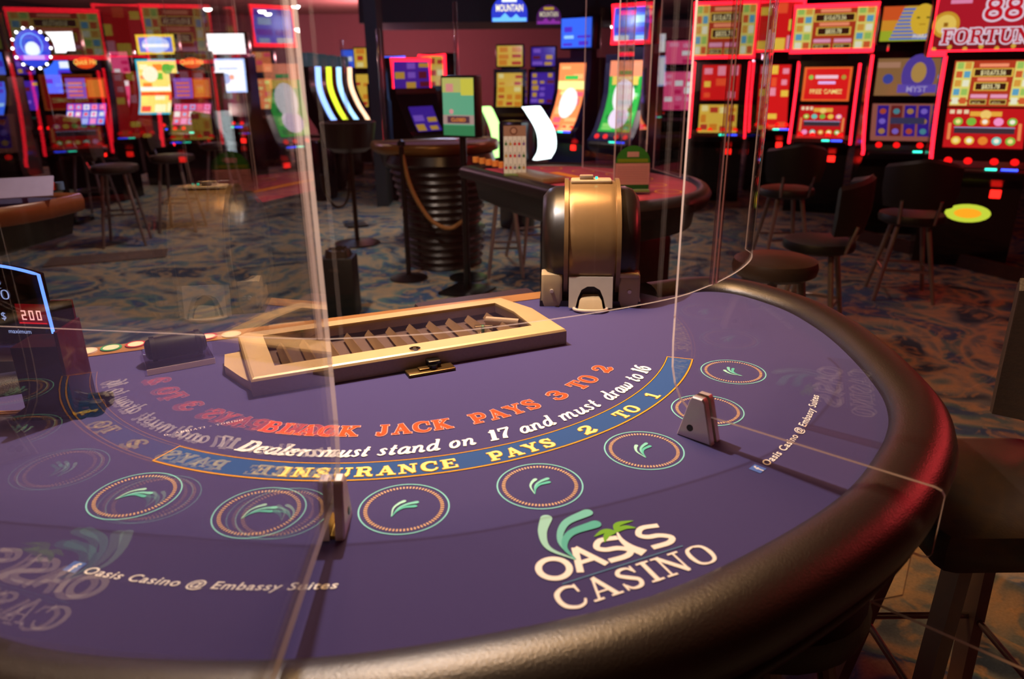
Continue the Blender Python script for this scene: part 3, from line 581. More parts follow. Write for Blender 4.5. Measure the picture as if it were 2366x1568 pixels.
B_ = 'a8bdf6'
def seg7(art, d, x, y, h, col):
    w_ = h*.5; t = h*.13; S7 = {'0': 'abcdef', '2': 'abged', '5': 'afgcd'}[d]
    R7 = {'a': (0, h-t, w_, h), 'd': (0, 0, w_, t), 'g': (0, h/2-t/2, w_, h/2+t/2), 'f': (0, h/2, t, h), 'e': (0, 0, t, h/2), 'b': (w_-t, h/2, w_, h), 'c': (w_-t, 0, w_, h/2)}
    for s_ in S7: a, b, c_, d_ = R7[s_]; art.rect(x+a, y+b, x+c_, y+d_, col, 1)
hh = (zt-zb)
for j, ch in enumerate('200'): seg7(A, ch, xr-.066+j*.0185, zb+hh*.38, .0225, 'ffb0a8')
A.build('red_digits', colattr_mat('red_digit_glow', emit=1.6), ls); A = Art(lambda x, y, k: Vector((x, -.0045-k*.0003, y))); seg7(A, '5', xr-.155, zb+hh*.38, .0225, 'ffb0a8')
A.rect(xr-.075, zb+hh*.33, xr-.008, zb+hh*.345, 'c01018', 0)
A.build('red_digits', colattr_mat('red_digit_glow', emit=1.6), ls)
A = Art(lambda x, y, k: Vector((x, -.0045-k*.0003, y)))
A.rect(xr-.077, zb+hh*.32, xr-.004, zb+hh*.60, '8c0814', 0); A.build('digit_backlight', colattr_mat('digit_back', emit=.5), ls)
sg = colattr_mat('sign_print_glow', emit=.9)
SF = lambda x, y, k: Vector((x, -.0052-k*.0003, y))
for txt, x_, y_, h_, nm_ in (('maximum', xr-.108, zb+hh*.19, .0105, 'maximum_word'), ('minimum', xr-.215, zb+hh*.19, .0105, 'minimum_word'), ('$', xr-.117, zb+hh*.38, .018, 'dollar_mark'), ('EMBASSY SUITES', xr-.205, zb+hh*.66, .0052, 'hotel_name'), ('HOTEL & CASINO', xr-.17, zb+hh*.61, .003, 'small_line')):
    A = Art(SF); sans(A, txt, x_, y_, h_, B_, 1, off=.02 if h_ < .006 else 0); A.build(nm_, sg, ls)
A = Art(lambda x, y, k: Vector((xr-.210+x, -.0052-k*.0003, zb+hh*.84+y))); oasis_logo(A, .115, white=B_); A.c = [srgb(B_)]*len(A.c); A.build('sign_logo', sg, ls)
pb = on_z(68, 888, FZ)
mb = MB(); q = pb; mb.revolve([(0, 0), (.028, 0), (.028, .003), (.012, .009), (0, .009)], (0, 0, 0), 32); mb.build('post_base', lt, None)
o = bpy.data.objects['post_base']; o.name = 'post_base'; o.parent = ls; o.matrix_parent_inverse = (Matrix.Translation(ls.location) @ Matrix.Rotation(ls.rotation_euler.z, 4, 'Z')).inverted(); o.location = (q.x, q.y, FZ+.0005)
mb = MB(); mb.cyl((0, 0, .008), (0, 0, .045), .013, 20); o = mb.build('post', M('pink_steel', 'a88f92', .35, .6), ls); o.matrix_parent_inverse = (Matrix.Translation(ls.location) @ Matrix.Rotation(ls.rotation_euler.z, 4, 'Z')).inverted(); o.location = (q.x, q.y, FZ)
L = at(-60, 815, SD-.01); Rr = at(88, 812, SD-.01)
mb = MB(); mb.cyl(tuple(L), tuple(Rr), .021, 24); o = mb.build('crossbar', M('pink_steel', 'a88f92', .35, .6), ls); o.matrix_parent_inverse = (Matrix.Translation(ls.location) @ Matrix.Rotation(ls.rotation_euler.z, 4, 'Z')).inverted()
# ------------------------------------------------------------------ room
def carpet():
    m = bpy.data.materials.new('swirl_carpet'); m.use_nodes = True; nt = m.node_tree; b = nt.nodes['Principled BSDF']; N = nt.nodes.new; Lk = nt.links.new
    tc = N('ShaderNodeTexCoord'); mp = N('ShaderNodeMapping'); mp.inputs['Scale'].default_value = (1.0, 1.0, 1); mp.inputs['Rotation'].default_value = (0, 0, .5); Lk(tc.outputs['Object'], mp.inputs[0])
    n1 = N('ShaderNodeTexNoise'); n1.inputs['Scale'].default_value = 1.5; n1.inputs['Detail'].default_value = 2; n1.inputs['Distortion'].default_value = 1.8; Lk(mp.outputs[0], n1.inputs['Vector'])
    r1 = N('ShaderNodeValToRGB'); r1.color_ramp.interpolation = 'EASE'; e = r1.color_ramp.elements
    cols = [(0, '2a3244'), (.36, '34485e'), (.43, '6c7c80'), (.49, 'a0947c'), (.55, '5c7c80'), (.61, '3c5880'), (.69, '8c7c70'), (1, '3c3a4c')]
    e[0].position = 0; e[0].color = (*srgb(cols[0][1]), 1); e[1].position = 1; e[1].color = (*srgb(cols[-1][1]), 1)
    for p, c in cols[1:-1]: q = e.new(p); q.color = (*srgb(c), 1)
    Lk(n1.outputs['Fac'], r1.inputs[0])
    n2 = N('ShaderNodeTexNoise'); n2.inputs['Scale'].default_value = 5; n2.inputs['Detail'].default_value = 5; n2.inputs['Distortion'].default_value = 3; Lk(mp.outputs[0], n2.inputs['Vector'])
    r2 = N('ShaderNodeValToRGB'); r2.color_ramp.elements[0].position = .52; r2.color_ramp.elements[1].position = .60; Lk(n2.outputs['Fac'], r2.inputs[0])
    mx = N('ShaderNodeMix'); mx.data_type = 'RGBA'; mx.inputs['B'].default_value = (*srgb('b49a70'), 1); mf = N('ShaderNodeMath'); mf.operation = 'MULTIPLY'; mf.inputs[1].default_value = .55
    Lk(r2.outputs[0], mf.inputs[0]); Lk(mf.outputs[0], mx.inputs['Factor']); Lk(r1.outputs[0], mx.inputs['A'])
    n3 = N('ShaderNodeTexNoise'); n3.inputs['Scale'].default_value = 120; n3.inputs['Detail'].default_value = 2; Lk(tc.outputs['Object'], n3.inputs['Vector'])
    hs = N('ShaderNodeMix'); hs.data_type = 'RGBA'; hs.blend_type = 'MULTIPLY'; hs.inputs['Factor'].default_value = .5; Lk(mx.outputs['Result'], hs.inputs['A']); Lk(n3.outputs['Fac'], hs.inputs['B'])
    Lk(hs.outputs['Result'], b.inputs['Base Color']); b.inputs['Roughness'].default_value = .95; b.inputs['Specular IOR Level'].default_value = .1; return m
def struct(mb, name, mat, **k):
    o = mb.build(name, mat, smooth=False); o['kind'] = 'structure'; return o
LW, RW, NW, FW_, CH = -9., 7., -3.2, 19., 2.72
def quadbox(l0, l1, d0, d1, z0, z1):
    mb = MB(); P = [W(a, b, z) for z in (z0, z1) for a, b in ((l0, d0), (l1, d0), (l1, d1), (l0, d1))]
    return mb.add(P, [(3, 2, 1, 0), (4, 5, 6, 7), (0, 1, 5, 4), (1, 2, 6, 5), (2, 3, 7, 6), (3, 0, 4, 7)])
struct(quadbox(LW-.1, RW+.1, NW-.1, FW_+.1, -.1, 0), 'floor', carpet())
struct(quadbox(LW-.1, RW+.1, NW-.1, FW_+.1, CH, CH+.1), 'ceiling', M('ceiling_mauve', '9c7470', .9, noise=.05))
wm = M('wall_plum', '94606a', .85); wd_ = M('wall_dark', '16161c', .8)
struct(quadbox(LW-.1, RW+.1, FW_, FW_+.1, 0, CH), 'wall_back', wm); struct(quadbox(LW-.1, LW, NW, FW_, 0, CH), 'wall_left', wd_)
struct(quadbox(RW, RW+.1, NW, FW_, 0, CH), 'wall_right', wd_); struct(quadbox(LW-.1, RW+.1, NW-.1, NW, 0, CH), 'wall_front', wm)
# lowered dark bulkhead across the middle and right of the room
o = quadbox(-1.9, 6.98, 10.2, 12.0, 2.02, CH-.002).build('bulkhead', M('bulkhead_teal', '2c3a44', .8), smooth=False); tagit(o, None, None, None, 'structure'); o.name = 'trim_1'
o = quadbox(-.6, 6.98, 7.6, 10.1, 2.42, CH-.002).build('trim_2', M('bulkhead_black', '1a1a26', .8), smooth=False); o['kind'] = 'structure'
o = quadbox(-1.515, -1.385, 8.4, 8.8, 0.0, CH-.002).build('trim_3', M('pillar_teal', '1d2b30', .6), smooth=False); o['kind'] = 'structure'
# recessed ceiling lamps
lampm = M('lamp_white', 'fff6ee', emit=14)
for i, (px, py) in enumerate(((683, 14), (605, 25), (1475, 11), (1573, 16), (620, 40), (480, 20), (1340, 60), (1425, 48))):
    r = ray(px, py); D = (CH-.004-CAM.z)/(r.z/Vector((r.x, r.y, 0)).dot(GF)); D = min(D, 18.5)
    p = at(px, py, D); z = CH-.006
    if i >= 6: z = 2.014; D = 11 + (i-6)*.4; p = at(px, py, D)
    mb = MB(); mb.revolve([(0, -.05), (.05, -.042), (.075, -.02), (.085, 0), (0, 0)], n=20); e_ = empty('ceiling_downlight', (p.x, p.y, z), 0, 'small round white recessed downlight, %s' % ('the nearest to the ceiling edge left of the pillar', 'left of the first by the purple wall', 'above the green curved game screen', 'right of the one above the green screen', 'far back over the left machine bank', 'over the fruit game machine', 'set into the dark bulkhead above the blue topper', 'right hand one in the dark bulkhead')[i], 'ceiling light', 'recessed downlights')
    mb.build('lens', lampm, e_); mb = MB(); mb.revolve([(.085, 0), (.105, -.002), (.105, .004), (.085, .004), (.085, 0)], n=24); mb.build('ring', M('lamp_ring', '6a5a58', .4), e_)
# the spotlight above this table
e_ = empty('table_spotlight', (.01, .11, 2.09), 0, 'small black track spotlight hanging over the blackjack table', 'spotlight')
mb = MB(); mb.revolve([(.05, -.02), (.055, .06), (.03, .09), (0, .09), (0, .06), (.045, .05), (.04, -.02), (.05, -.02)], n=24); mb.build('housing', dark_m, e_); mb = MB(); mb.cyl((0, 0, .09), (0, 0, CH-2.092), .008, 8); mb.build('stem', dark_m, e_)

# ------------------------------------------------------------------ slot machines
cab_m = M('cabinet_black', '0a0a0e', .22, noise=.15, spec=.6); cabg = M('cabinet_grey', '16181e', .4)
SCR = {}
def scrmat(e): return colattr_mat('screen_glow_%s' % str(e).replace('.', '_'), emit=e)
def ledm(c, e=4.): return M('led_%s' % c, c, emit=e, noise=0)
RED = 'ff1a2c'
FRONT = [(0, -.22), (.10, -.24), (.60, -.24), (.68, -.40), (.76, -.42), (.80, -.36), (.88, -.29), (1.05, -.19), (1.2, -.13), (1.5, -.10), (1.7, -.10), (2.4, -.10)]
def fy(z): return lerp(FRONT, z)
def pict(art, kind, w, h, seed=0):
    R = random.Random(seed); C = {'gold': ['f4c84a', 'e8902c', 'fff0a0', 'c8402c'], 'red': ['e81e1e', 'ff5a30', 'ffd24a', 'ff9ab0'], 'blue': ['3a6cff', '9ad0ff', 'e8f4ff', '5030d0'], 'white': ['ffffff', 'f4f8ff', 'e8f0ff', 'ffffff'],
         'fruit': ['ffe070', 'ff8a30', '70c040', 'fff6c0', 'ff5040'], 'pink': ['ff5a90', 'ff9ac0', 'ffffff', 'e02868'], 'green': ['30b848', '90e070', 'ffffff', '208a40'], 'orange': ['ff8a50', 'ffb070', 'ffe08a', 'ff5a70'], 'purple': ['4a28b0', '8a60e0', 'd8a840', '6a1a30']}[kind]
    return R, C
def a_blocks(kind, rows=5, cols=3, seed=1):
    def f(art, w, h):
        R, C = pict(art, kind, w, h, seed); art.rect(0, 0, w, h, C[0], 0, 8)
        for i in range(rows):
            for j in range(cols):
                if R.random() < .75:
                    x0 = w*(j+R.uniform(.05, .25))/cols; x1 = w*(j+R.uniform(.7, .98))/cols; y0 = h*(i+R.uniform(.05, .3))/rows; y1 = h*(i+R.uniform(.6, .95))/rows; art.rect(x0, y0, x1, y1, R.choice(C[1:]), 1, 2)
    return f
def a_reels(bg='c8181c', syms=('f4c84a', 'f08a30', '6ad0c0', 'ff9ad0', '80c040'), cols=5, rows=2, seed=2):
    def f(art, w, h):
        R = random.Random(seed); art.rect(0, 0, w, h, bg, 0, 6)
        art.rect(w*.30, h*.80, w*.70, h*.92, 'f0b040', 1); art.disc(w*.5, h*.84, w*.07, 'f8d070', 16, 2)
        for i in range(3): art.rect(w*(.04+.09*i), h*.86, w*(.10+.09*i), h*.96, 'f0d8b0', 1)
        art.rect(w*.12, h*.36, w*.88, h*.50, '3c3038', 1, 2); art.rect(w*.12, h*.50, w*.88, h*.52, 'a0b0e0', 1)
        for r_, y in ((0, .18), (1, .66)):
            for c_ in range(cols):
                col = R.choice(syms); x = w*(.16+.17*c_)
                art.disc(x, h*y, w*.062, col, 12, 2); art.disc(x, h*y, w*.035, R.choice(('ffe890', 'fff8e0', col)), 10, 3)
        for x in (.06, .94): art.rect(w*(x-.02), h*.2, w*(x+.02), h*.62, 'f09050', 1, 3)
    return f
def a_cards(seed=3, bg='6a60e0', cs=('ff6a90', 'ffffff', 'a0c0ff', 'ff9ad8')):
    def f(art, w, h):
        R = random.Random(seed); art.rect(0, 0, w, h, bg, 0, 4)
        for i in range(5):
            for j in range(3): art.rect(w*(i+.12)/5, h*(j+.12)/3, w*(i+.88)/5, h*(j+.88)/3, R.choice(cs), 1); art.disc(w*(i+.5)/5, h*(j+.5)/3, w*.05, R.choice(cs), 8, 2)
    return f
def a_jack(art, w, h):
    art.rect(0, 0, w, h, 'b83c20', 0, 6)
    for x0, x1 in ((.02, .24), (.76, .98)):
        art.rect(w*x0, h*.03, w*x1, h*.97, 'e8dc70', 1, 4)
        for i in range(5):
            for j in range(2): art.rect(w*(x0+.02+.1*j), h*(.06+.19*i), w*(x0+.10+.1*j), h*(.20+.19*i), (('f0f0d0', 'd86030', '60a8c8', 'a0c860', 'e0a040')[(i*2+j) % 5]), 2)
    for y, txt, ww in ((.68, '$10,673.56', .5), (.38, '$835.78', .42)):
        art.rect(w*(.5-ww/2), h*(y-.03), w*(.5+ww/2), h*(y+.15), 'f0c850', 1); art.rect(w*(.52-ww/2), h*(y-.01), w*(.48+ww/2), h*(y+.13), '3c1c10', 2); sans(art, txt, w*.5, h*(y+.012), h*.10, 'fff0b0', 3, off=.02, align='C', xs=.8)
        art.rect(w*.32, h*(y+.18), w*.68, h*(y+.25), 'ff9a70', 1)
    for x, t_ in ((.27, '$21.52'), (.52, '$10.70')): art.rect(w*x, h*.05, w*(x+.21), h*.16, 'd8c860', 1); art.rect(w*(x+.01), h*.065, w*(x+.20), h*.145, '5a3010', 2); sans(art, t_, w*(x+.03), h*.078, h*.055, 'fff0b0', 3, xs=.8); art.rect(w*x, h*.19, w*(x+.21), h*.27, 'f0a0c0', 1)
def a_fort(art, w, h):
    art.rect(0, 0, w, h, 'b81c2c', 0, 6); art.rect(0, 0, w, h*.3, '8c1820', 1, 2)
    for x, y, r in ((.09, .42, .12), (.90, .48, .13)): art.disc(w*x, h*y, h*r*1.6, 'd8a030', 24, 2); art.disc(w*x, h*y, h*r*1.2, 'f4d060', 24, 3); art.rect(w*x-h*.03, h*y-h*.03, w*x+h*.03, h*y+h*.03, 'a06a18', 4)
    for i in range(9): art.disc(w*(.03+.118*i), h*(.06+.03*(i % 2)), h*.035, 'e0b040', 10, 2)
    for x in (.18, .82):
        for y in (.75, .85, .94): art.rect(w*(x-.08), h*(y-.03), w*(x+.08), h*(y+.03), 'f090b8', 1)
    L = slab_len('FORTUNES', 1.0, .02); hh = w*.86/L
    slab(art, 'FORTUNES', w*.07, h*.14, hh, 'f0d8e8', 1., .02, grow=hh*.10, k=5, bold=1.); slab(art, 'FORTUNES', w*.07, h*.14, hh, 'c01828', 1., .02, k=6)
    slab(art, '88', w*.36, h*.48, h*.30, 'f0d8e8', 1., .04, grow=h*.03, k=5); slab(art, '88', w*.36, h*.48, h*.30, 'd01828', 1., .04, k=6)
def a_mask(art, w, h):
    art.rect(0, 0, w, h, 'e8a030', 0, 4); art.rect(0, 0, w, h*.3, 'b0c030', 1); art.rect(0, h*.6, w*.3, h, 'e86028', 1)
    art.poly([(w*.12, h*.04), (w*.26, h*.98), (w*.76, h*.98), (w*.9, h*.04)], 'd8b850', 1)
    for i in range(9):
        y0 = .04+.94*i/9; y1 = y0+.055; xa = .12+.14*(y0-.04)/.94; xb = .12+.14*(y1-.04)/.94
        art.poly([(w*xa, h*y0), (w*(1.02-xa), h*y0), (w*(1.02-xb), h*y1), (w*xb, h*y1)], '4a78e0', 2)
    art.disc(w*.51, h*.60, w*.15, 'f0c438', 24, 3, 1.35); art.disc(w*.45, h*.66, w*.025, '60601c', 8, 4, .5); art.disc(w*.57, h*.66, w*.025, '60601c', 8, 4, .5); art.rect(w*.47, h*.46, w*.55, h*.48, 'a06818', 4)
    sans(art, "PHARAOH", w*.55, h*.07, h*.12, 'f4f4ff', 5, off=.02, align='C', xs=.8)
def a_pur(art, w, h):
    art.rect(0, 0, w, h, 'b08050', 0, 4); art.disc(w*.55, h*.55, w*.22, '6a50c0', 20, 1, 1.3); art.disc(w*.55, h*.62, w*.10, 'e0b060', 16, 2, 1.4); art.rect(w*.3, h*.08, w*.8, h*.3, '7a60d8', 2); sans(art, 'MYST', w*.55, h*.10, h*.16, 'd0c0ff', 3, off=.02, align='C')
    art.disc(w*.16, h*.45, w*.07, '4a5ac0', 12, 1); art.disc(w*.86, h*.5, w*.06, 'c0b0ff', 12, 1); art.rect(0, h*.75, w*.3, h*.9, 'd8a080', 1)
def a_purreel(art, w, h):
    art.rect(0, 0, w, h, 'c07060', 0, 4)
    for i in range(5):
        art.rect(w*(.07+.18*i), h*.12, w*(.22+.18*i), h*.95, '4426b0' if i != 1 else '8c3030', 1, 3)
        for j in range(3): art.disc(w*(.145+.18*i), h*(.25+.27*j), w*.045, ('d8a060', 'a080ff', 'e06040', '60b0c0')[(i+j) % 4], 10, 2)
    art.rect(w*.25, h*.45, w*.70, h*.62, '4a4a70', 3)
def a_free(art, w, h):
    art.rect(0, 0, w, h, 'f06a2c', 0, 4); art.rect(w*.05, h*.05, w*.95, h*.95, 'e01c1c', 1, 3); sans(art, 'FREE GAMES', w*.5, h*.22, h*.13, 'fff090', 2, off=.02, align='C', xs=.95)
    art.rect(w*.25, h*.66, w*.72, h*.76, 'ffd0e0', 2); art.rect(w*.32, h*.50, w*.68, h*.58, 'f0c0ff', 2); art.disc(w*.16, h*.70, w*.05, '90d050', 12, 2); art.disc(w*.84, h*.70, w*.05, 'b0a040', 12, 2)
def a_quick(art, w, h):
    art.rect(0, 0, w, h, '1a0c14', 0, 2); art.disc(w*.5, h*.42, w*.33, 'e04a18', 20, 1, .5); sans(art, 'Quick Hit', w*.5, h*.34, h*.30, 'ffd060', 2, shear=.2, off=.02, align='C', xs=.9)
def a_mount(c1='2a3cc8', c2='7cc8ff'):
    def f(art, w, h):
        art.rect(0, 0, w, h, c1, 0); art.rect(0, 0, w, h*.2, c2, 1); art.poly([(w*.2, 0), (w*.4, h*.35), (w*.6, 0)], c2, 2)
        sans(art, 'MOUNTAIN', w*.5, h*.36, h*.30, 'fff8d8', 3, off=.03, align='C', xs=min(1, w/h*.42)); sans(art, 'FORTUNE', w*.5, h*.74, h*.16, 'ffe070', 3, off=.03, align='C', xs=.8) if False else art.rect(w*.35, h*.74, w*.65, h*.88, 'e8f0ff', 3)
    return f
def a_frame(inner, edge, t=.07):
    def f(art, w, h):
        art.rect(0, 0, w, h, edge, 0, 2); sub = Art(lambda x, y, k: art.fn(x+w*t, y+w*t, k+1)); inner(sub, w*(1-2*t), h-2*w*t)
        b = len(art.v); art.v += sub.v; art.f += [[b+i for i in f_] for f_ in sub.f]; art.c += sub.c
    return f
def machine(label, px, D, yaw, w=.62, led=None, screens=(), topper=None, top=None, cat='slot machine', body=cab_m, belly=None, buttons=True, eled=4., group='slot machines', name='slot_machine', portrait_glow=None):
    p = at(px, 300, D); root = empty(name, (p.x, p.y, 0), HEAD-PI/2-math.radians(yaw), label, cat, group)
    H = top or max([s[1] for s in screens]+[1.2])+.06
    zs = [z for z, _ in FRONT if z < H]+[H]
    mb = MB(); prof = [(fy(z), z) for z in zs]+[(.22, H), (.22, 0)]
    mb.loft([[Vector((x, y, z)) for y, z in prof] for x in (-w/2, w/2)], True, True); mb.build('cabinet', body, root, smooth=False)
    for (z0, z1, ww, art, e) in screens:
        hh = math.hypot(z1-z0, fy(z1)-fy(z0)); sw = w*ww
        def fn(x, y, k, z0=z0, z1=z1, hh=hh, sw=sw):
            z = z0+(z1-z0)*y/hh; return Vector((x-sw/2, fy(z)-.008-.001*k, z))
        A = Art(fn); art(A, sw, hh); A.build('game_screen', scrmat(e), root)
    if led:
        z1 = H-.03
        for s in (-1, 1):
            pts = [Vector((s*(w/2+.004), fy(z)-.014, z)) for z in [.72+(z1-.72)*i/20 for i in range(21)]]
            mb = MB(); mb.tube(pts, .013, 8); mb.build('led_strip', ledm(led, eled), root)
    if buttons:
        mb = MB(); mb.box((0, -.405, .735), (w*.9, .10, .05), rx=.5, bev=.01); mb.build('button_deck', cabg, root)
        for i in range(4):
            mb = MB(); x = (-.30+.2*i+(.03 if i > 1 else -.03))*w; c0 = Vector((x, fy(.80)-.012, .80)); mb.revolve([(.020, 0), (.026, 0), (.026, .004), (.020, .004), (.020, 0)], c0, 16, R=Matrix.Rotation(PI/2-.6, 3, 'X')); mb.build('button_ring', ledm('e01010', 2.), root)
        for x, c in ((.10, '30d8b0'), (.28, '3048ff')):
            mb = MB(); mb.box((x*w, -.432, .75), (.07 if x < .2 else .10, .006, .022)); mb.build('button_light', ledm(c, 4.), root)
        mb = MB(); mb.box((.24*w, -.25, .56), (.07, .012, .06), bev=.01); mb.build('bill_slot', ledm('ff2018', 3.), root)
    if belly: mb = Art(lambda x, y, k: Vector((x-.15, -.245-.001*k, .30+y))); belly(mb, .30, .22); mb.build('belly_glass', scrmat(1.2), root)
    if topper:
        z0, z1, tw, art, e, fr = topper; hh = z1-z0; zt = (z1-z0)
        mb = MB(); mb.box((0, .05, (z0+z1)/2), (tw+.05, .18, hh+.05), bev=.02); mb.box((0, .12, (H+z0)/2), (w*.6, .12, max(.02, z0-H+.04))); mb.build('topper_box', body, root)
        A = Art(lambda x, y, k: Vector((x-tw/2, -.046-.001*k, z0+y))); art(A, tw, hh); A.build('topper_screen', scrmat(e), root)
        if fr:
            mb = MB(); t = .024; mb.tube([(-tw/2, -.055, z0), (tw/2, -.055, z0), (tw/2, -.055, z1), (-tw/2, -.055, z1)], t, 8, closed=True); mb.build('topper_frame', ledm(fr, eled*.6), root)
    return root
def Z(px, py, D): return at(px, py, D).z
def zr(px, ya, yb, D): return (Z(px, yb, D), Z(px, ya, D))
# --- right hand bank
D = 5.7; a0, a1 = zr(2240, 140, 245, D); b0, b1 = zr(2240, 252, 340, D+-.2); t0_, t1_ = zr(2245, -40, 122, D)
machine('big red lit slot machine with 88 FORTUNES topper at the right edge', 2262, D, 24, .62, RED, [(b0, b1, .80, a_reels(), .9), (a0, a1, .80, a_jack, .9)], (t0_, t1_, .84, a_fort, .8, RED), belly=lambda A, w, h: (A.disc(w*.5, h*.5, w*.5, 'b8c838', 20, 0, .45), A.disc(w*.5, h*.5, w*.3, 'f0a020', 16, 1, .4)))
D = 6.9; a0, a1 = zr(2070, 135, 220, D); b0, b1 = zr(2070, 238, 318, D); t0_, t1_ = zr(2090, 14, 95, D)
machine('black slot machine with striped gold mask topper and purple reels', 2086, D, 18, .70, RED, [(b0, b1, .86, a_purreel, .45), (a0, a1, .86, a_pur, .5)], (t0_, t1_, .62, a_mask, .7, None), eled=2.5)
D = 8.0; a0, a1 = zr(1900, 155, 232, D); b0, b1 = zr(1900, 242, 312, D); t0_, t1_ = zr(1900, 14, 118, D)
machine('red lit slot machine with FREE GAMES screen and gold panel topper', 1896, D, 22, .56, RED, [(b0, b1, .80, a_reels(seed=9), .9), (a0, a1, .80, a_free, .9)], (t0_, t1_, .76, a_jack, .75, RED))
D = 8.8; a0, a1 = zr(1650, 150, 230, D); b0, b1 = zr(1650, 240, 300, D); t0_, t1_ = zr(1650, 8, 132, D)
machine('red framed slot machine with gold panels seen through the shield corner', 1655, D, 14, .58, RED, [(b0, b1, .7, a_blocks('gold', 3, 4, 5), .8), (a0, a1, .7, a_blocks('red', 3, 3, 8), .8)], (t0_, t1_, .66, a_jack, .7, RED))
D = 9.5; a0, a1 = zr(1760, 150, 300, D); t0_, t1_ = zr(1770, 4, 118, D)
machine('narrow red slot machine between the FREE GAMES machine and the gold panel one', 1775, D, 14, .5, RED, [(a0, a1, .7, a_blocks('red', 6, 3, 12), .8)], (t0_, t1_, .5, a_blocks('red', 3, 3, 4), .7, RED))
# --- tall curved screens in the middle
D = 8.6
for px, D, art, e, tpx, ty, tart, lab, fr in ((1440, 8.0, lambda A, w, h: (a_blocks('green', 7, 2, 3)(A, w, h), A.rect(0, h*.78, w, h, 'ff9a70', 2, 2), A.rect(w*.1, h*.66, w*.9, h*.78, 'f0d060', 2), A.disc(w*.5, h*.5, w*.33, 'ffffff', 16, 3, 1.4), A.rect(w*.3, h*.8, w*.7, h*.86, '20a050', 3), A.disc(w*.5, h*.2, w*.3, 'f8e8ff', 16, 3)), 1.3, 1485, (12, 98), a_blocks('blue', 4, 2, 7), 'slot machine with tall curved green screen and red edged topper', RED),
      (1318, 9.4, lambda A, w, h: (a_blocks('orange', 8, 2, 5)(A, w, h), A.rect(0, h*.62, w, h*.74, 'f4f090', 2, 2), A.rect(w*.25, h*.76, w*.75, h*.82, '40b850', 3), A.disc(w*.5, h*.42, w*.33, 'fff4f0', 16, 3, 1.5)), 1.5, 1332, (42, 110), a_blocks('blue', 4, 2, 9), 'slot machine with tall curved orange screen under a light blue topper', None)):
    za, zb_ = zr(px, 140 if D < 9 else 146, 300, D); t0_, t1_ = zr(tpx, ty[0], ty[1], D)
    machine(lab, px+14, D, 38, .50, None, [(max(.74, za), zb_, .74, art, e)], (t0_, t1_, .42, tart, 1.1, fr), body=M('cabinet_blue', '101848', .3))
# white glowing curved chair-like screen sides
for px, D, c, lab, sc, e in ((1222, 7.0, 'eaffff', 'glowing white curved game screen seen from the side behind the fruit card', 1., 3.2), (1118, 9.0, 'b8ff90', 'glowing green white curved game screen beside the table monitor', .9, 2.2)):
    p = at(px, 300, D); root = empty('side_lit_machine', (p.x, p.y, 0), HEAD-PI/2+math.radians(48), lab, 'slot machine', 'machines with glowing side screens')
    Zt = Z(px, 246, D); Zb = Z(px, 352, D); ww = .10 if px > 1200 else .07
    prof = [(-.18, Zb-.05), (-.24, Zb+.05), (-.22, (Zt+Zb)/2), (-.10, Zt-.05), (-.05, Zt)]
    P = crom([Vector(q) for q in prof], 5); mb = MB()
    mb.loft([[Vector((x, q.x, q.y)) for q in P]+[Vector((x, q.x+.05, q.y)) for q in P[::-1]] for x in (-ww, ww)], True, True); mb.build('glow_screen', ledm(c, e), root)
    mb = MB(); mb.box((0, .15, .5), (ww*2, .30, 1.0), bev=.03); mb.build('cabinet', cab_m, root)
# --- dark side-on row with slit screens
for i, (px, c) in enumerate(((722, '8ab0ff'), (748, 'c8e030'), (772, '9ad0ff'), (798, 'ffc8a0'))):
    D = 9.0+.75*i; p = at(px, 300, D); root = empty('curved_machine', (p.x, p.y, 0), HEAD-PI/2+math.radians(70), 'black curved machine seen side on with a %s slit of screen' % ('pale blue', 'yellow green', 'bright icy blue', 'peach')[i], 'slot machine', 'row of curved machines seen side on')
    P = crom([Vector(q) for q in ((-.38, .62), (-.40, .78), (-.26, 1.0), (-.16, 1.25), (-.16, 1.5))], 5)
    for nm, d0, d1, w_, mt in (('shell', .012, .20, .17, cab_m), ('slit_screen', 0, .014, .05, ledm(c, 2.2))):
        mb = MB(); mb.loft([[Vector((x, q.x+d0, q.y)) for q in P]+[Vector((x, q.x+d1, q.y)) for q in P[::-1]] for x in (-w_, w_)], True, True); mb.build(nm, mt, root)
    mb = MB(); mb.box((0, .0, .35), (.34, .36, .7), bev=.04); mb.build('base', cab_m, root)
    mb = MB(); mb.box((0, -.04, 1.55), (.2, .12, .2), bev=.03); mb.build('topper_box', M('topper_teal', '58707c', .4, emit=.25), root)
# --- red diamond frames behind the pillar
for px, D, yaw, kind, lab, y0, y1 in ((952, 9.0, -42, 'purple', 'machine with a tilted red neon frame right of the dark pillar', 138, 228), (1012, 10.4, 46, 'gold', 'machine with red and yellow angled screen behind the table monitor', 128, 232), (905, 12.2, -30, 'blue', 'blue outlined machine directly right of the dark pillar', 132, 215)):
    z0, z1 = zr(px, y0, y1, D); machine(lab, px, D, yaw, .56, None, [(.8, z0-.08, .6, a_blocks(kind, 3, 2, px), .5)], (z0, z1, .52, a_blocks(kind, 4, 3, px+1), .5, RED if kind != 'blue' else '4a60ff'), buttons=False)
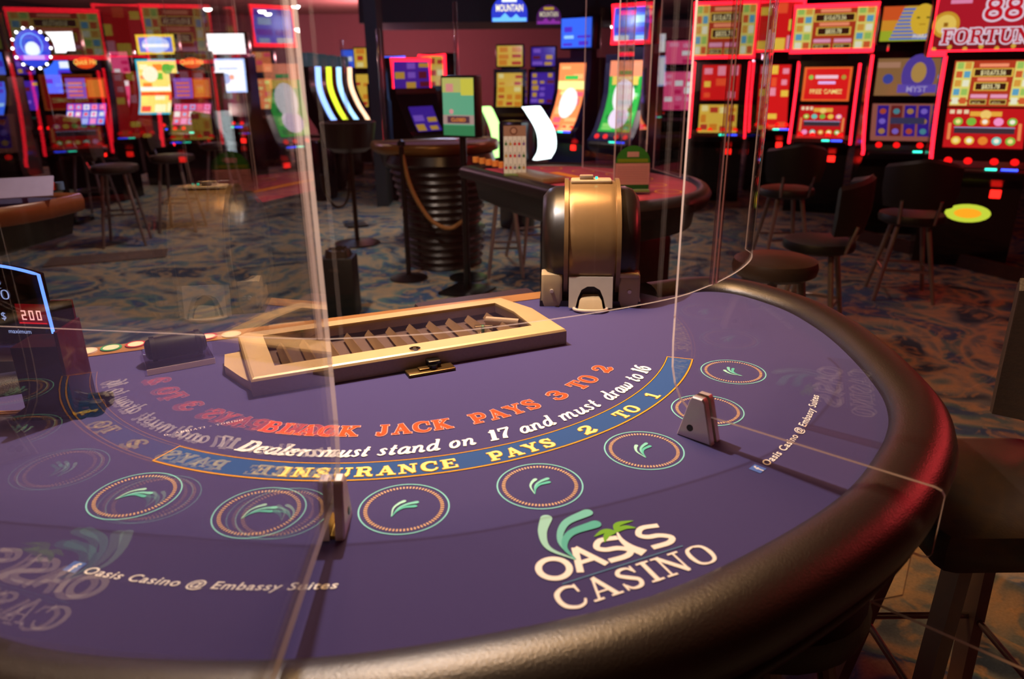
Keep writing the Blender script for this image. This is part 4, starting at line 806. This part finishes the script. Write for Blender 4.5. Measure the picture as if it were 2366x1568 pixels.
# --- left bank
lst = [
 (395, 10.5, 0, .62, None, [(Z(370, 262, 10.5), Z(370, 137, 10.5), .90, a_frame(lambda A, w, h: (a_blocks('fruit', 5, 3, 4)(A, w, h), A.rect(0, h*.33, w, h*.40, 'e85a28', 3), A.disc(w*.3, h*.75, w*.2, 'fff4d0', 16, 3), A.disc(w*.75, h*.85, w*.14, '60b040', 12, 3), A.rect(0, h*.42, w, h*.5, 'fffff0', 3)), '38a8c0', .045), 1.7)], (Z(358, 127, 10.5), Z(358, 80, 10.5), .50, a_frame(lambda A, w, h: (A.rect(0, 0, w, h, '4a70e0', 0), A.disc(w*.5, h*.5, w*.42, 'b0c8ff', 20, 1, .55), A.rect(w*.1, h*.32, w*.9, h*.55, 'ffffff', 2)), 'e8c840', .07), 1.5, None), 'tall fruit game slot machine framed in teal with a yellow edged topper'),
 (552, 10.8, 0, .56, None, [(Z(545, 213, 10.8), Z(545, 136, 10.8), .84, a_frame(lambda A, w, h: (A.rect(0, 0, w, h, 'f4f8ff', 0), A.disc(w*.4, h*.4, w*.16, '90a8d0', 12, 1), A.disc(w*.6, h*.45, w*.08, 'e0a080', 12, 1), A.rect(w*.2, h*.7, w*.8, h*.78, 'c0d0f0', 1)), 'a8c8ff', .05), 2.2)], (Z(538, 128, 10.8), Z(538, 78, 10.8), .50, a_blocks('white', 2, 2, 2), 2.4, None), 'slot machine with blown out white topper and pale blue screen'),
 (172, 10.2, 6, .60, None, [(Z(170, 215, 10.2), Z(170, 140, 10.2), .8, a_blocks('blue', 4, 2, 6), 1.5)], (Z(160, 122, 10.2), Z(160, 74, 10.2), .54, a_blocks('white', 2, 2, 3), 2.6, None), 'slot machine with wide white topper screen behind the round blue sign'),
]
for px, D, yaw, w_, led, sc, tp, lab in lst: machine(lab, px, D, yaw, w_, led, sc, tp)
for px, D, lab, e2, bg in ((232, 9.2, 'twin screen slot machine under a Quick Hit sign, left of the fruit game machine', 1.2, '5a50e0'), (470, 9.9, 'twin screen slot machine under a Quick Hit sign, right of the fruit game machine', 1.2, 'e04a80')):
    sc = [(Z(px, 284, D), Z(px, 238, D), .84, a_cards(px, bg), e2), (Z(px, 226, D), Z(px, 180, D), .84, lambda A, w, h: (A.rect(0, 0, w*.5, h, '7a60d8', 0, 2), A.rect(w*.5, 0, w, h, 'c84820', 0, 2), [A.rect(w*.55, h*(.1+.12*i), w*.95, h*(.15+.12*i), 'ffb040', 1) for i in range(7)], [A.rect(w*.06, h*(.1+.2*i), w*.42, h*(.2+.2*i), 'f08060', 1) for i in range(4)]), .9)]
    machine(lab, px, D, 3, .56, None, sc, (Z(px, 162, D), Z(px, 122, D), .38, a_quick, 1.5, None))
D = 11.5
for px, lab, kind, led in ((20, 'dim multicoloured slot machine at the far left edge', 'blue', None), (300, 'pink and violet slot machine far back behind the twin screen machine', 'pink', None), (620, 'orange lit slot machine far back beside the left divider edge', 'orange', None), (100, 'small dim machine behind the round blue sign', 'purple', '30c8b0')):
    D = {20: 11.5, 300: 11.8, 620: 12.6, 100: 12.9}[px]
    machine(lab, px, D, 5, .5, led, [(.9, 1.35, .8, a_blocks(kind, 5, 3, px), .9)], (1.45, 1.75, .4, a_blocks(kind, 3, 3, px+2), .7, None), buttons=False)
# quiet machines across the room behind the divider reflections and far centre
for px, D, yaw, kind in ((1180, 12.5, 5, 'gold'), (1255, 13.5, 8, 'purple'), (1560, 11.0, 10, 'pink'), (830, 14, 0, 'blue'), (860, 13, 10, 'gold')):
    machine('far dim %s slot machine, seen %s' % (kind, 'through the left divider edge' if px < 700 else ('near the pillar' if px < 900 else ('above the fruit card' if px < 1200 else ('between the blue machine and orange screen' if px < 1300 else 'between the tall green screen and the gold panel machine')))), px, D, yaw, .5, None, [(.9, 1.4, .8, a_blocks(kind, 5, 3, px), .6)], (1.5, 1.8, .4, a_blocks(kind, 3, 2, px), .6, None), buttons=False)
# machines off to the left that the right divider mirrors, standing in the hall beyond the frame
for l, D, kind, yw in ((-5.2, 2.2, 'red', -70), (-5.4, 3.6, 'gold', -70), (-5.6, 5.0, 'purple', -66)):
    p = W(l, D); r = machine('slot machine against the left side of the hall with %s screens' % kind, 1183, 5, 0, .62, RED, [(.88, 1.12, .8, a_reels(seed=D), .7), (1.18, 1.5, .8, a_blocks(kind, 4, 3, 3), .7)], (1.6, 2.0, .8, a_blocks(kind, 3, 3, 5), .6, RED)); r.location = (p.x, p.y, 0); r.rotation_euler.z = HEAD-PI/2-math.radians(yw)
# --- hanging and standing signs
def signboard(name, label, px, py, D, w_, h_, art, e, rnd=False, cat='sign', pole=True):
    p = at(px, py, D); root = empty(name, (p.x, p.y, p.z-h_/2), HEAD-PI/2, label, cat)
    pts = [(-w_/2, 0)]+[(w_/2*math.cos(PI-PI*i/16) if rnd else (-w_/2 if i < 8 else w_/2), h_*(.35+.65*math.sin(PI*i/16)) if rnd else h_) for i in range(17)]+[(w_/2, 0)]
    if not rnd: pts = [(-w_/2, 0), (-w_/2, h_), (w_/2, h_), (w_/2, 0)]
    mb = MB(); mb.prism(pts, 0, .06, lambda x, z, y: Vector((x, y, z))); mb.build('sign_box', cab_m, root, smooth=False)
    if rnd:
        A = Art(lambda x, y, k: Vector((x, -.004-.001*k, y))); A.poly([(x*.97, y) for x, y in pts], 'ffffff', -1); A.v = []; A.f = []; A.c = []
        A.poly([(x*.97, y*.98+.002) for x, y in pts], art[0], 0); A.rect(-w_*.46, .004, w_*.46, h_*.16, art[1], 1); A.poly([(-w_*.3, h_*.1), (-w_*.12, h_*.34), (w_*.05, h_*.1)], art[1], 2); A.poly([(w_*.02, h_*.1), (w_*.18, h_*.3), (w_*.32, h_*.1)], art[1], 2)
        sans(A, 'MOUNTAIN', 0, h_*.40, h_*.26, 'fff6d0', 3, off=.03, align='C', xs=.62*w_/h_/1.6); A.rect(-w_*.2, h_*.74, w_*.2, h_*.88, art[2], 3)
    else: A = Art(lambda x, y, k: Vector((x-w_/2, -.004-.001*k, y))); art(A, w_, h_)
    A.build('sign_face', scrmat(e), root)
    if pole: mb = MB(); mb.cyl((0, .03, h_), (0, .03, CH-(p.z-h_/2)-.002), .012, 8); mb.build('hanger', cab_m, root)
    return root
signboard('hanging_sign', 'blue arched MOUNTAIN sign hanging at the top centre', 1177, 20, 7.2, .33, .22, ('2838c0', '6ec0ff', 'e8f4ff'), 1.3, True)
signboard('hanging_sign', 'purple arched MOUNTAIN sign, smaller one right of the blue sign', 1268, 34, 9.0, .28, .20, ('5a2470', 'b040c8', 'e8c040'), .6, True)
D = 7.6; p = at(80, 112, D); root = empty('bulb_sign', tuple(p), HEAD-PI/2, 'round blue sign ringed with white bulbs on a dark post, far left', 'sign')
mb = MB(); mb.revolve([(0, -.03), (.17, -.03), (.19, -.01), (.19, .03), (0, .03)], n=32, R=Matrix.Rotation(PI/2, 3, 'X')); mb.build('sign_drum', cab_m, root)
A = Art(lambda x, y, k: Vector((x, -.034-.001*k, y))); A.disc(0, 0, .168, '2a40d0', 28, 0); A.disc(0, -.01, .07, 'e0f0ff', 16, 1); A.ring(0, .03, .095, .108, '60a0ff', 24, 2); A.rect(-.10, -.10, .10, -.06, '80a8ff', 2); A.build('sign_face', scrmat(1.6), root)
for i in range(14):
    a = 2*PI*i/14; mb = MB(); mb.revolve([(0, -.012), (.009, -.008), (.012, 0), (.009, .008), (0, .012)], (.182*math.cos(a), -.045, .182*math.sin(a)), 8); mb.build('bulb', M('bulb_white', 'ffffff', emit=9), root)
mb = MB(); mb.cyl((0, 0.02, -.18), (0, .02, -p.z+.01), .03, 10); mb.box((0, .02, -p.z+.02), (.3, .3, .04)); mb.build('post', cab_m, root)
# ------------------------------------------------------------------ other tables
def game_table(label, c, rz, R, felt, edge, gloss=.35, body=dark_m, rimw=.07, flat_d=.15, skirt=True, sc=1.):
    root = empty('game_table', (c.x, c.y, 0), rz, label, 'table', 'other gaming tables')
    pts = [(R*math.sin(math.radians(t)), -R*.86*math.cos(math.radians(t))) for t in range(-90, 91, 6)]+[(R, flat_d), (-R, flat_d)]
    mb = MB(); mb.prism([(a*.97, b*.97) for a, b in pts], .89, .92); mb.build('felt_top', felt, root, smooth=False)
    n = len(pts); cen = Vector((0, -R*.35))
    def ring(g, z): return [Vector((cen.x+(a-cen.x)*(1+g/R), cen.y+(b-cen.y)*(1+g/R), z)) for a, b in pts]
    mb = MB(); rs = [ring(-.03, .90), ring(-.03, .925), ring(0.0, .94), ring(rimw*.6, .935), ring(rimw, .91), ring(rimw*.8, .87), ring(0, .86)]
    mb.loft(rs, True, False); mb.build('padded_rail', edge, root, ang=60)
    mb = MB(); mb.loft([ring(-.02, .888), ring(-.05, .76), ring(-.25, .70)], True, True); mb.build('apron', body, root, ang=60)
    mb = MB(); mb.box((0, -R*.35, .36), (R*1.0, R*.5, .70), bev=.05); mb.build('pedestal', body, root)
    return root
redfelt = M('red_felt', 'a8384a', .7, noise=.3, nscale=8); darkrail = M('worn_black_rail', '17100f', .4, spec=.5)
ctr = W(.25, 3.67)
t_ = game_table('red felt table behind the card shuffler with cards and signs on it', Vector((ctr.x, ctr.y, 0)), HEAD+math.radians(28.6), .72, redfelt, darkrail)
A = Art(lambda x, y, k: Vector((x, y, .9208+k*.0004)))
for i in range(6): A.ring(-.5+.2*i, -.45+.08*abs(i-2.5), .055, .062, 'e8a040', 24, 1)
A.rect(-.35, -.2, .35, -.14, 'e88a30', 1); A.rect(-.6, -.05, -.3, .08, 'c85060', 1); A.build('felt_print', print_m, t_)
mb = MB(); mb.box((.18, .05, .935), (.4, .14, .03), bev=.01); mb.build('chip_rack', M('tan_metal', '8a7254', .35, .4), t_)
ctr = at(1010, 352, 5.9)
t_ = game_table('round black bodied table with gold edge under the table monitor', Vector((ctr.x, ctr.y, 0)), HEAD-PI/2+.3, .46, M('multicolour_felt', '7a4450', .8, noise=.5, nscale=10), M('gold_edge_rail', '8a6a3a', .3, .3), rimw=.03)
mb = MB(); prof = [(.40, .86), (.42, .80)]
for i in range(14): z = .78-.055*i; r_ = .40-.012*i*(1 if i < 9 else .6); prof += [(r_, z), (r_-.022, z-.012), (r_-.022, z-.036)]
prof += [(.30, .01)]
mb.revolve(prof, (0, -.12, 0), 32); mb.build('ribbed_body', M('ribbed_black', '1a1512', .3, spec=.6), t_, ang=20)
ctr = at(-165, 455, 3.3)
t_ = game_table('blue felt table with thin orange edge and black body at the far left', Vector((ctr.x, ctr.y, 0)), HEAD-PI/2-.15, .62, M('slate_felt', '3a3a5c', .9), M('orange_wood_edge', '6a3c22', .35), rimw=.014)
for i, (px, py, c) in enumerate(((100, 440, 'd8a030'), (120, 437, 'c83c28'), (140, 436, '506a90'))):
    p = on_z(px, py, .925); mb = MB(); mb.cyl((0, 0, 0), (0, 0, .035), .018, 16); o = mb.build('chip_stack', M('chips_'+c, c, .5)); o.location = (p.x, p.y, .9215); tagit(o, '%s stack of chips on the far left blue table' % ('yellow', 'red', 'grey blue')[i], 'chips', 'chip stacks on the left table')
p = on_z(45, 418, 1.02); mb = MB(); mb.box((0, 0, .05), (.24, .14, .006), rx=.5); mb.box((0, .03, .02), (.02, .02, .08)); o = mb.build('tilted_tray', M('pale_violet_tray', 'b8b4e0', .25, .3), smooth=False); o.location = (p.x, p.y, .942); o.rotation_euler.z = HEAD-PI/2+.4; tagit(o, 'pale shining tilted tray standing on the far left blue table', 'tray')
# monitor on a pole
D = 4.9; p = at(1062, 250, D); root = empty('table_monitor', (p.x, p.y, 0), HEAD-PI/2-math.radians(26), 'black framed upright monitor with a green and yellow display on a pole', 'monitor')
z0, z1 = zr(1060, 174, 318, D); mb = MB(); hw = .125; mb.box((0, .03, (z0+z1)/2), (hw*2, .09, z1-z0), bev=.008); mb.build('monitor_case', M('matte_black', '08080a', .35), root)
def a_mon(A, w, h):
    A.rect(0, 0, w, h, '6ab890', 0, 4); A.rect(0, h*.75, w, h, 'c8c870', 1); A.rect(w*.6, h*.7, w, h*.98, 'e0d850', 2); A.rect(w*.12, h*.76, w*.36, h*.9, 'e89a90', 3); A.rect(0, h*.2, w, h*.36, 'b89a90', 2); A.rect(w*.14, h*.22, w*.86, h*.34, '5a3a48', 3); sans(A, 'CLOSED', w*.5, h*.25, h*.06, 'ff9a30', 4, off=.03, align='C'); A.disc(w*.28, h*.42, w*.07, 'e8a0a0', 12, 3); A.rect(0, 0, w, h*.18, '3a8a58', 2)
A = Art(lambda x, y, k: Vector((x-.112, -.017-.001*k, z0+.014+y))); a_mon(A, .224, z1-z0-.028); A.build('display', scrmat(.75), root)
mb = MB(); mb.cyl((0, .03, .02), (0, .03, z0), .022, 12); mb.box((0, .03, .012), (.3, .3, .024), bev=.008); mb.build('pole', M('matte_black', '08080a', .35), root)
# paper fruit card and green arched card on the red table
def stand_card(name, label, px, py0, py1, D, w_, art, e=None):
    a = at(px, py1, D); b = at(px, py0, D); h_ = b.z-a.z; root = empty(name, tuple(a), HEAD-PI/2, label, 'sign'); A = Art(lambda x, y, k: Vector((x-w_/2, -.0035-.0006*k, y))); art(A, w_, h_)
    mb = MB(); mb.box((0, 0, h_/2), (w_+.012, .005, h_+.01)); mb.build('holder', acrylic('holder_acrylic', (.88, .86, .92), 1.49, .03), root); mb = MB(); mb.box((0, 0, -.006), (w_, .07, .008)); mb.build('foot', M('pale_green_foot', '6a8048', .5), root); A.build('printed_card', colattr_mat('printed_paper', rough=.6), root); return root, h_
def a_fruit(A, w, h):
    A.rect(0, 0, w, h*.78, 'dfe2e0', 0); A.rect(0, h*.78, w, h, '9a7868', 0); A.disc(w*.45, h*.89, w*.17, '5a3028', 16, 1); A.disc(w*.45, h*.89, w*.12, 'b08a78', 16, 2)
    for i in range(1, 5): A.rect(w*i/5-.0008, 0, w*i/5+.0008, h*.78, '6a6a70', 1)
    for i in range(5):
        for j in range(3): c = ('c01818', '2a6a30', 'c81c20', 'b8903c', '7a5a9a')[(i*2+j*3) % 5]; A.disc(w*(i+.5)/5, h*(.12+.25*j), w*.058, c, 10, 1, 1.3); A.rect(w*(i+.5)/5-.0015, h*(.16+.25*j), w*(i+.5)/5+.0015, h*(.20+.25*j), '2a5a28', 2)
r_, h_ = stand_card('fruit_card', 'upright white card printed with rows of cherries, sevens and fruit', 1190, 290, 400, 3.84, .112, a_fruit)
def a_green(A, w, h):
    A.rect(0, 0, w, h*.10, '1e4a20', 0); A.rect(0, h*.10, w, h*.62, 'b07c80', 0); A.poly([(0, h*.60)]+[(w/2-w/2*math.cos(PI*i/16), h*.60+h*.40*math.sin(PI*i/16)) for i in range(17)]+[(w, h*.60)], '2c6a24', 1); A.rect(w*.06, h*.62, w*.94, h*.70, '6a7a1c', 2); A.rect(w*.33, h*.74, w*.67, h*.86, 'b08484', 3)
    for i in range(7): A.rect(w*.06, h*(.18+.055*i), w*.94, h*(.185+.055*i), '8a5a60', 3)
stand_card('green_topped_card', 'pinkish card with an arched green top on the red table', 1459, 336, 436, 3.30, .150, a_green)
# edge chips of the red table
for i in range(7):
    px = 1100+i*15; p = on_z(px, 381+i*3.2, .925); mb = MB(); mb.cyl((0, 0, 0), (0, 0, .03), .019, 14); o = mb.build('chip_stack', M('orange_chips', 'c8602c' if i % 2 else 'd88a3c', .5)); o.location = (p.x, p.y, .9405); tagit(o, '%s chip stack at the red table left end, number %s from outside' % ('orange' if i % 2 else 'amber', ('one', 'two', 'three', 'four', 'five', 'six', 'seven')[i]), 'chips', 'chips at the end of the red table')
# acrylic dividers on the red table
for i, px in enumerate((1437, 1483, 1540, 1388)):
    D = 3.6+.10*i; p = at(px, 380, D); mb = MB(); mb.box((0, 0, .42), (.006, .34, .84)); mb.v  # thin upright sheet
    o = mb.build('divider_panel', [ac], smooth=False); me = o.data; me.materials.append(ae)
    for pl in me.polygons:
        if abs(pl.normal.x) < .5: pl.material_index = 1
    o.location = (p.x, p.y, .945); o.rotation_euler.z = HEAD-PI/2+(-.35+.28*i); tagit(o, 'clear upright divider on the red table, %s' % ('left of the green topped card', 'behind the green topped card', 'right of the green topped card', 'farthest left above the shuffler')[i], 'divider', 'dividers on the red table')
# clear posts on the far tables
for px, y0, y1, D, lab in ((1056, 8, 175, 5.75, 'tall clear rod rising over the monitor'), (888, 70, 300, 5.85, 'tall clear rod right of the dark pillar'), (803, 95, 275, 7.3, 'clear rod left of the dark pillar')):
    a = at(px, y1, D); b = at(px, y0, D); mb = MB(); w_ = .030; mb.box((0, 0, (b.z-.93)/2), (w_, w_, b.z-.93), bev=.006); o = mb.build('clear_post', acrylic('post_acrylic', (.93, .88, .95), 2.1, .12)); o.location = (a.x, a.y, .942); tagit(o, lab, 'post', 'clear upright posts')
    if px != 803: continue
    mb = MB(); mb.cyl((0, 0, 0), (0, 0, .93), .02, 12); mb.box((0, 0, .01), (.2, .2, .02)); q = mb.build('post_stand', dark_m, o); q.location.z = -.942
# ------------------------------------------------------------------ stools
leather = M('stool_leather', '30231c', .42, noise=.2, spec=.5, bump=.2); legm = M('stool_leg_grey', '8a7a74', .35, .5); blk = M('seat_black', '0c0a0a', .5); legc = M('stool_leg_chrome', 'a89a98', .2, .9)
def stool(label, p, rz, seat_z=.74, back=True, r=.21, spread=.26, legt=.016, square=False, ring=.28, seatm=leather, backh=.34, legw=None):
    root = empty('bar_stool', (p.x, p.y, 0), rz, label, 'stool', 'bar stools')
    mb = MB()
    if square: mb.box((0, 0, seat_z-.045), (r*2, r*2, .09), bev=.035)
    else: mb.revolve([(0, -.07), (r*.8, -.07), (r*.97, -.055), (r, -.03), (r*.96, -.008), (r*.8, .0), (0, .006)], (0, 0, seat_z), 28)
    mb.build('seat', seatm, root)
    for i in range(4):
        a = PI/4+PI/2*i; t = Vector((r*.62*math.cos(a), r*.62*math.sin(a), seat_z-.072)); b = Vector((spread*math.cos(a), spread*math.sin(a), .0)); mb = MB()
        if legw: mb.loft([[p_+Vector((sx*legw/2, sy*.012, 0)) for sx, sy in ((-1, -1), (1, -1), (1, 1), (-1, 1))] for p_ in (t, b)], True, True)
        else: mb.cyl(t, b, legt, 10, legt*.8)
        mb.build('leg', legm, root)
    k = (seat_z-.072-ring)/(seat_z-.072); rr_ = r*.62+(spread-r*.62)*k
    mb = MB(); mb.tube([(rr_*math.cos(PI/4+PI/2*i), rr_*math.sin(PI/4+PI/2*i), ring) for i in range(4)], .009, 8, closed=True); mb.build('footrest', legc, root)
    if back:
        mb = MB(); P = []
        for i in range(9):
            a = -PI/2+(-62+124*i/8)*PI/180+PI; P.append((math.cos(a), math.sin(a)))
        R2 = r*1.02; secs = []
        for cx, cy_ in P:
            i_ = len(secs); top_ = backh-.05*abs(i_-4)/4; secs.append([Vector((cx*(R2+a_), cy_*(R2+a_), seat_z+b_)) for a_, b_ in ((-.02, .06), (.02, .05), (.045, .5*top_), (.045, top_-.02), (.025, top_), (-.0, top_-.02), (-.01, .5*top_))])
        mb.loft(secs, True, True); mb.build('backrest', seatm, root)
        mb = MB()
        for s in (-.10, .10): mb.cyl((s, r*.8, seat_z-.05), (s*1.1, r*1.04, seat_z+.10), .012, 8)
        mb.build('back_bracket', legc, root)
    return root
# near stool at the corner of the table
p = on_z(2300, 1240, .70) + GF*.19 + GR*.11
st = stool('black leather stool with wide legs at the right corner, behind the right divider', p, HEAD-PI, .70, True, .19, .22, square=True, ring=.27, legw=.05, backh=.39)
p = on_z(1760, 615, .80); p = at(1790, 612, 2.6)
stool('stool with a flat dark seat lit red behind the far end of the padded rail', Vector((p.x, p.y, 0)), 0, .80, False, .15, .2)
p = at(1940, 1700, 1.0)
p = on_z(1850, 1500, .55); stool('stool tucked under the padded rail near the bottom right, only its legs in view', Vector((p.x-.05, p.y+.06, 0)), .3, .68, False, .17, .23, ring=.25)
p = at(2085, 620, 4.75); stool('dark stool with rounded back in front of the gold mask machine', Vector((p.x, p.y, 0)), HEAD-PI/2+PI-.3, .56, True, .20, .25, backh=.36, ring=.2, seatm=blk)
p = at(1808, 520, 5.6); stool('dark stool in front of the FREE GAMES machine', Vector((p.x, p.y, 0)), HEAD-PI/2+PI, .60, True, .20, .24, backh=.34, ring=.22, seatm=blk)
p = at(1900, 500, 4.0); stool('dark curved back stool between the two red machines and the padded rail', Vector((p.x, p.y, 0)), HEAD-PI/2+PI+1.0, .56, True, .19, .22, backh=.36, ring=.2, seatm=blk)
p = at(1168, 560, 5.4); stool('tan legged stool between the round black table and the red table', Vector((p.x, p.y, 0)), HEAD, .66, False, .13, .18, ring=.22, seatm=M('brown_seat', '4a3228', .5))
p = at(1235, 560, 5.9); stool('grey stool under the left end of the red table', Vector((p.x, p.y, 0)), HEAD+.4, .66, False, .17, .25, ring=.22)
p = at(285, 500, 6.6); stool('dark stool left of centre between the left table and the machine bank', Vector((p.x, p.y, 0)), HEAD+.3, .70, True, .2, .24)
p = at(415, 470, 7.2); stool('dark stool before the Quick Hit machine right of the fruit game', Vector((p.x, p.y, 0)), HEAD+.1, .72, True, .2, .24)
p = at(215, 420, 8.0); stool('dark stool before the left Quick Hit machine', Vector((p.x, p.y, 0)), HEAD, .72, True, .2, .24)
p = at(520, 430, 8.4); stool('dark stool before the white screen machine', Vector((p.x, p.y, 0)), HEAD, .72, True, .2, .24)
# pedestal stool with thick dark seat
D = 6.5; p = at(805, 300, D); root = empty('pedestal_stool', (p.x, p.y, 0), HEAD-PI/2+.4, 'dark brown tub stool on a slim pole, left of the ribbed round table', 'stool')
mb = MB(); mb.revolve([(0, .80), (.14, .80), (.20, .84), (.22, .95), (.235, 1.04), (.21, 1.05), (.19, .96), (.16, .90), (0, .89)], n=28); mb.build('tub_seat', M('dark_brown_leather', '241912', .35, spec=.5), root)
mb = MB(); mb.cyl((0, 0, .03), (0, 0, .80), .020, 14); mb.build('pole', M('dark_bronze', '3a2c22', .3, .6), root)
mb = MB(); mb.revolve([(0, 0), (.20, 0), (.20, .012), (.05, .03), (0, .03)], n=28); mb.build('base', M('dark_bronze', '3a2c22', .3, .6), root)
mb = MB(); mb.tube(crom([(-.02, 0, .62), (-.06, -.02, .40), (-.16, -.02, .34), (-.24, 0, .46), (-.26, 0, .62)], 6), .012, 8); mb.build('foot_hook', M('dark_bronze', '3a2c22', .3, .6), root)
# gold rope hanging in front of the round table
P3 = [at(928, 352, 5.3), at(945, 420, 5.3), at(968, 470, 5.3), at(1000, 512, 5.3), at(1040, 527, 5.3), at(1078, 505, 5.3)]
mb = MB(); mb.tube(crom(P3, 6), .016, 10); o = mb.build('gold_rope', M('gold_rope', '8a6234', .5, noise=.5, nscale=120)); tagit(o, 'gold rope hanging in a curve in front of the round black table', 'rope')
for i, q in enumerate((P3[0], P3[-1])):
    r_ = empty('stanchion', (q.x, q.y, 0), 0, 'black rope stanchion post %s the round black table' % ('left of', 'right of')[i], 'stanchion', 'rope stanchions'); mb = MB(); mb.cyl((0, 0, .02), (0, 0, q.z+.04), .018, 12); mb.revolve([(0, q.z+.04), (.028, q.z+.045), (.03, q.z+.07), (0, q.z+.09)], n=16); mb.build('post', M('matte_black', '08080a', .35), r_); mb = MB(); mb.revolve([(0, 0), (.14, 0), (.14, .01), (.03, .03), (0, .03)], n=24); mb.build('base', M('matte_black', '08080a', .35), r_)
# waste bin
p = at(783, 640, 3.25); a = on_z(783, 700, 0.0); D = 4.45; p = at(783, 600, D); root = empty('waste_bin', (p.x, p.y, 0), HEAD-PI/2, 'small black waste bin with a black bag folded over its rim behind the table', 'bin')
mb = MB(); mb.box((0, 0, .19), (.20, .17, .38), bev=.012); mb.build('bin_body', M('matte_black_bin', '040404', .5), root)
mb = MB(); rs = []
for z, g in ((.27, .083), (.285, .088), (.34, .082), (.40, .070), (.405, .055), (.36, .05), (.30, .045)):
    rs.append([Vector((g*math.copysign(abs(math.cos(t))**.6, math.cos(t))*(1+.04*random.uniform(-1, 1)), g*math.copysign(abs(math.sin(t))**.6, math.sin(t))*(1+.04*random.uniform(-1, 1)), z+.02+.008*random.uniform(-1, 1))) for t in [2*PI*i/28 for i in range(28)]])
mb.loft(rs, True, True); mb.build('bin_bag', M('black_bag', '2a201a', .3, spec=.6), root)
# low red lit platform edge under the right bank
a, b = at(1860, 470, 6.6), at(2366, 585, 4.9)
mb = MB(); q0, q1 = at(1930, 490, 6.7), at(2420, 595, 4.9); d = (Vector((q1.x, q1.y, 0))-Vector((q0.x, q0.y, 0))); 
mb.box((0, 0, .05), (d.length, .03, .10)); o = mb.build('trim_4', M('brown_kick_trim', '3a1c12', .4), smooth=False); o['kind'] = 'structure'; o.location = ((q0.x+q1.x)/2, (q0.y+q1.y)/2, 0); o.rotation_euler.z = math.atan2(d.y, d.x)
# dealer mat, round metal plate and papers on the floor behind the table
for px, py, w_, h_, c, lab, nm in ((250, 500+95, .9, .16, '4a3a30', 'brown flat floor mat between the left table and the shuffler', 'floor_mat'),):
    p = on_z(px, py, .004); mb = MB(); mb.box((0, 0, 0), (w_, .34, .008), bev=.003); o = mb.build(nm, M('brown_mat', c, .8)); o.location = (p.x, p.y, .0045); o.rotation_euler.z = HEAD-PI/2+.35; tagit(o, lab, 'mat')
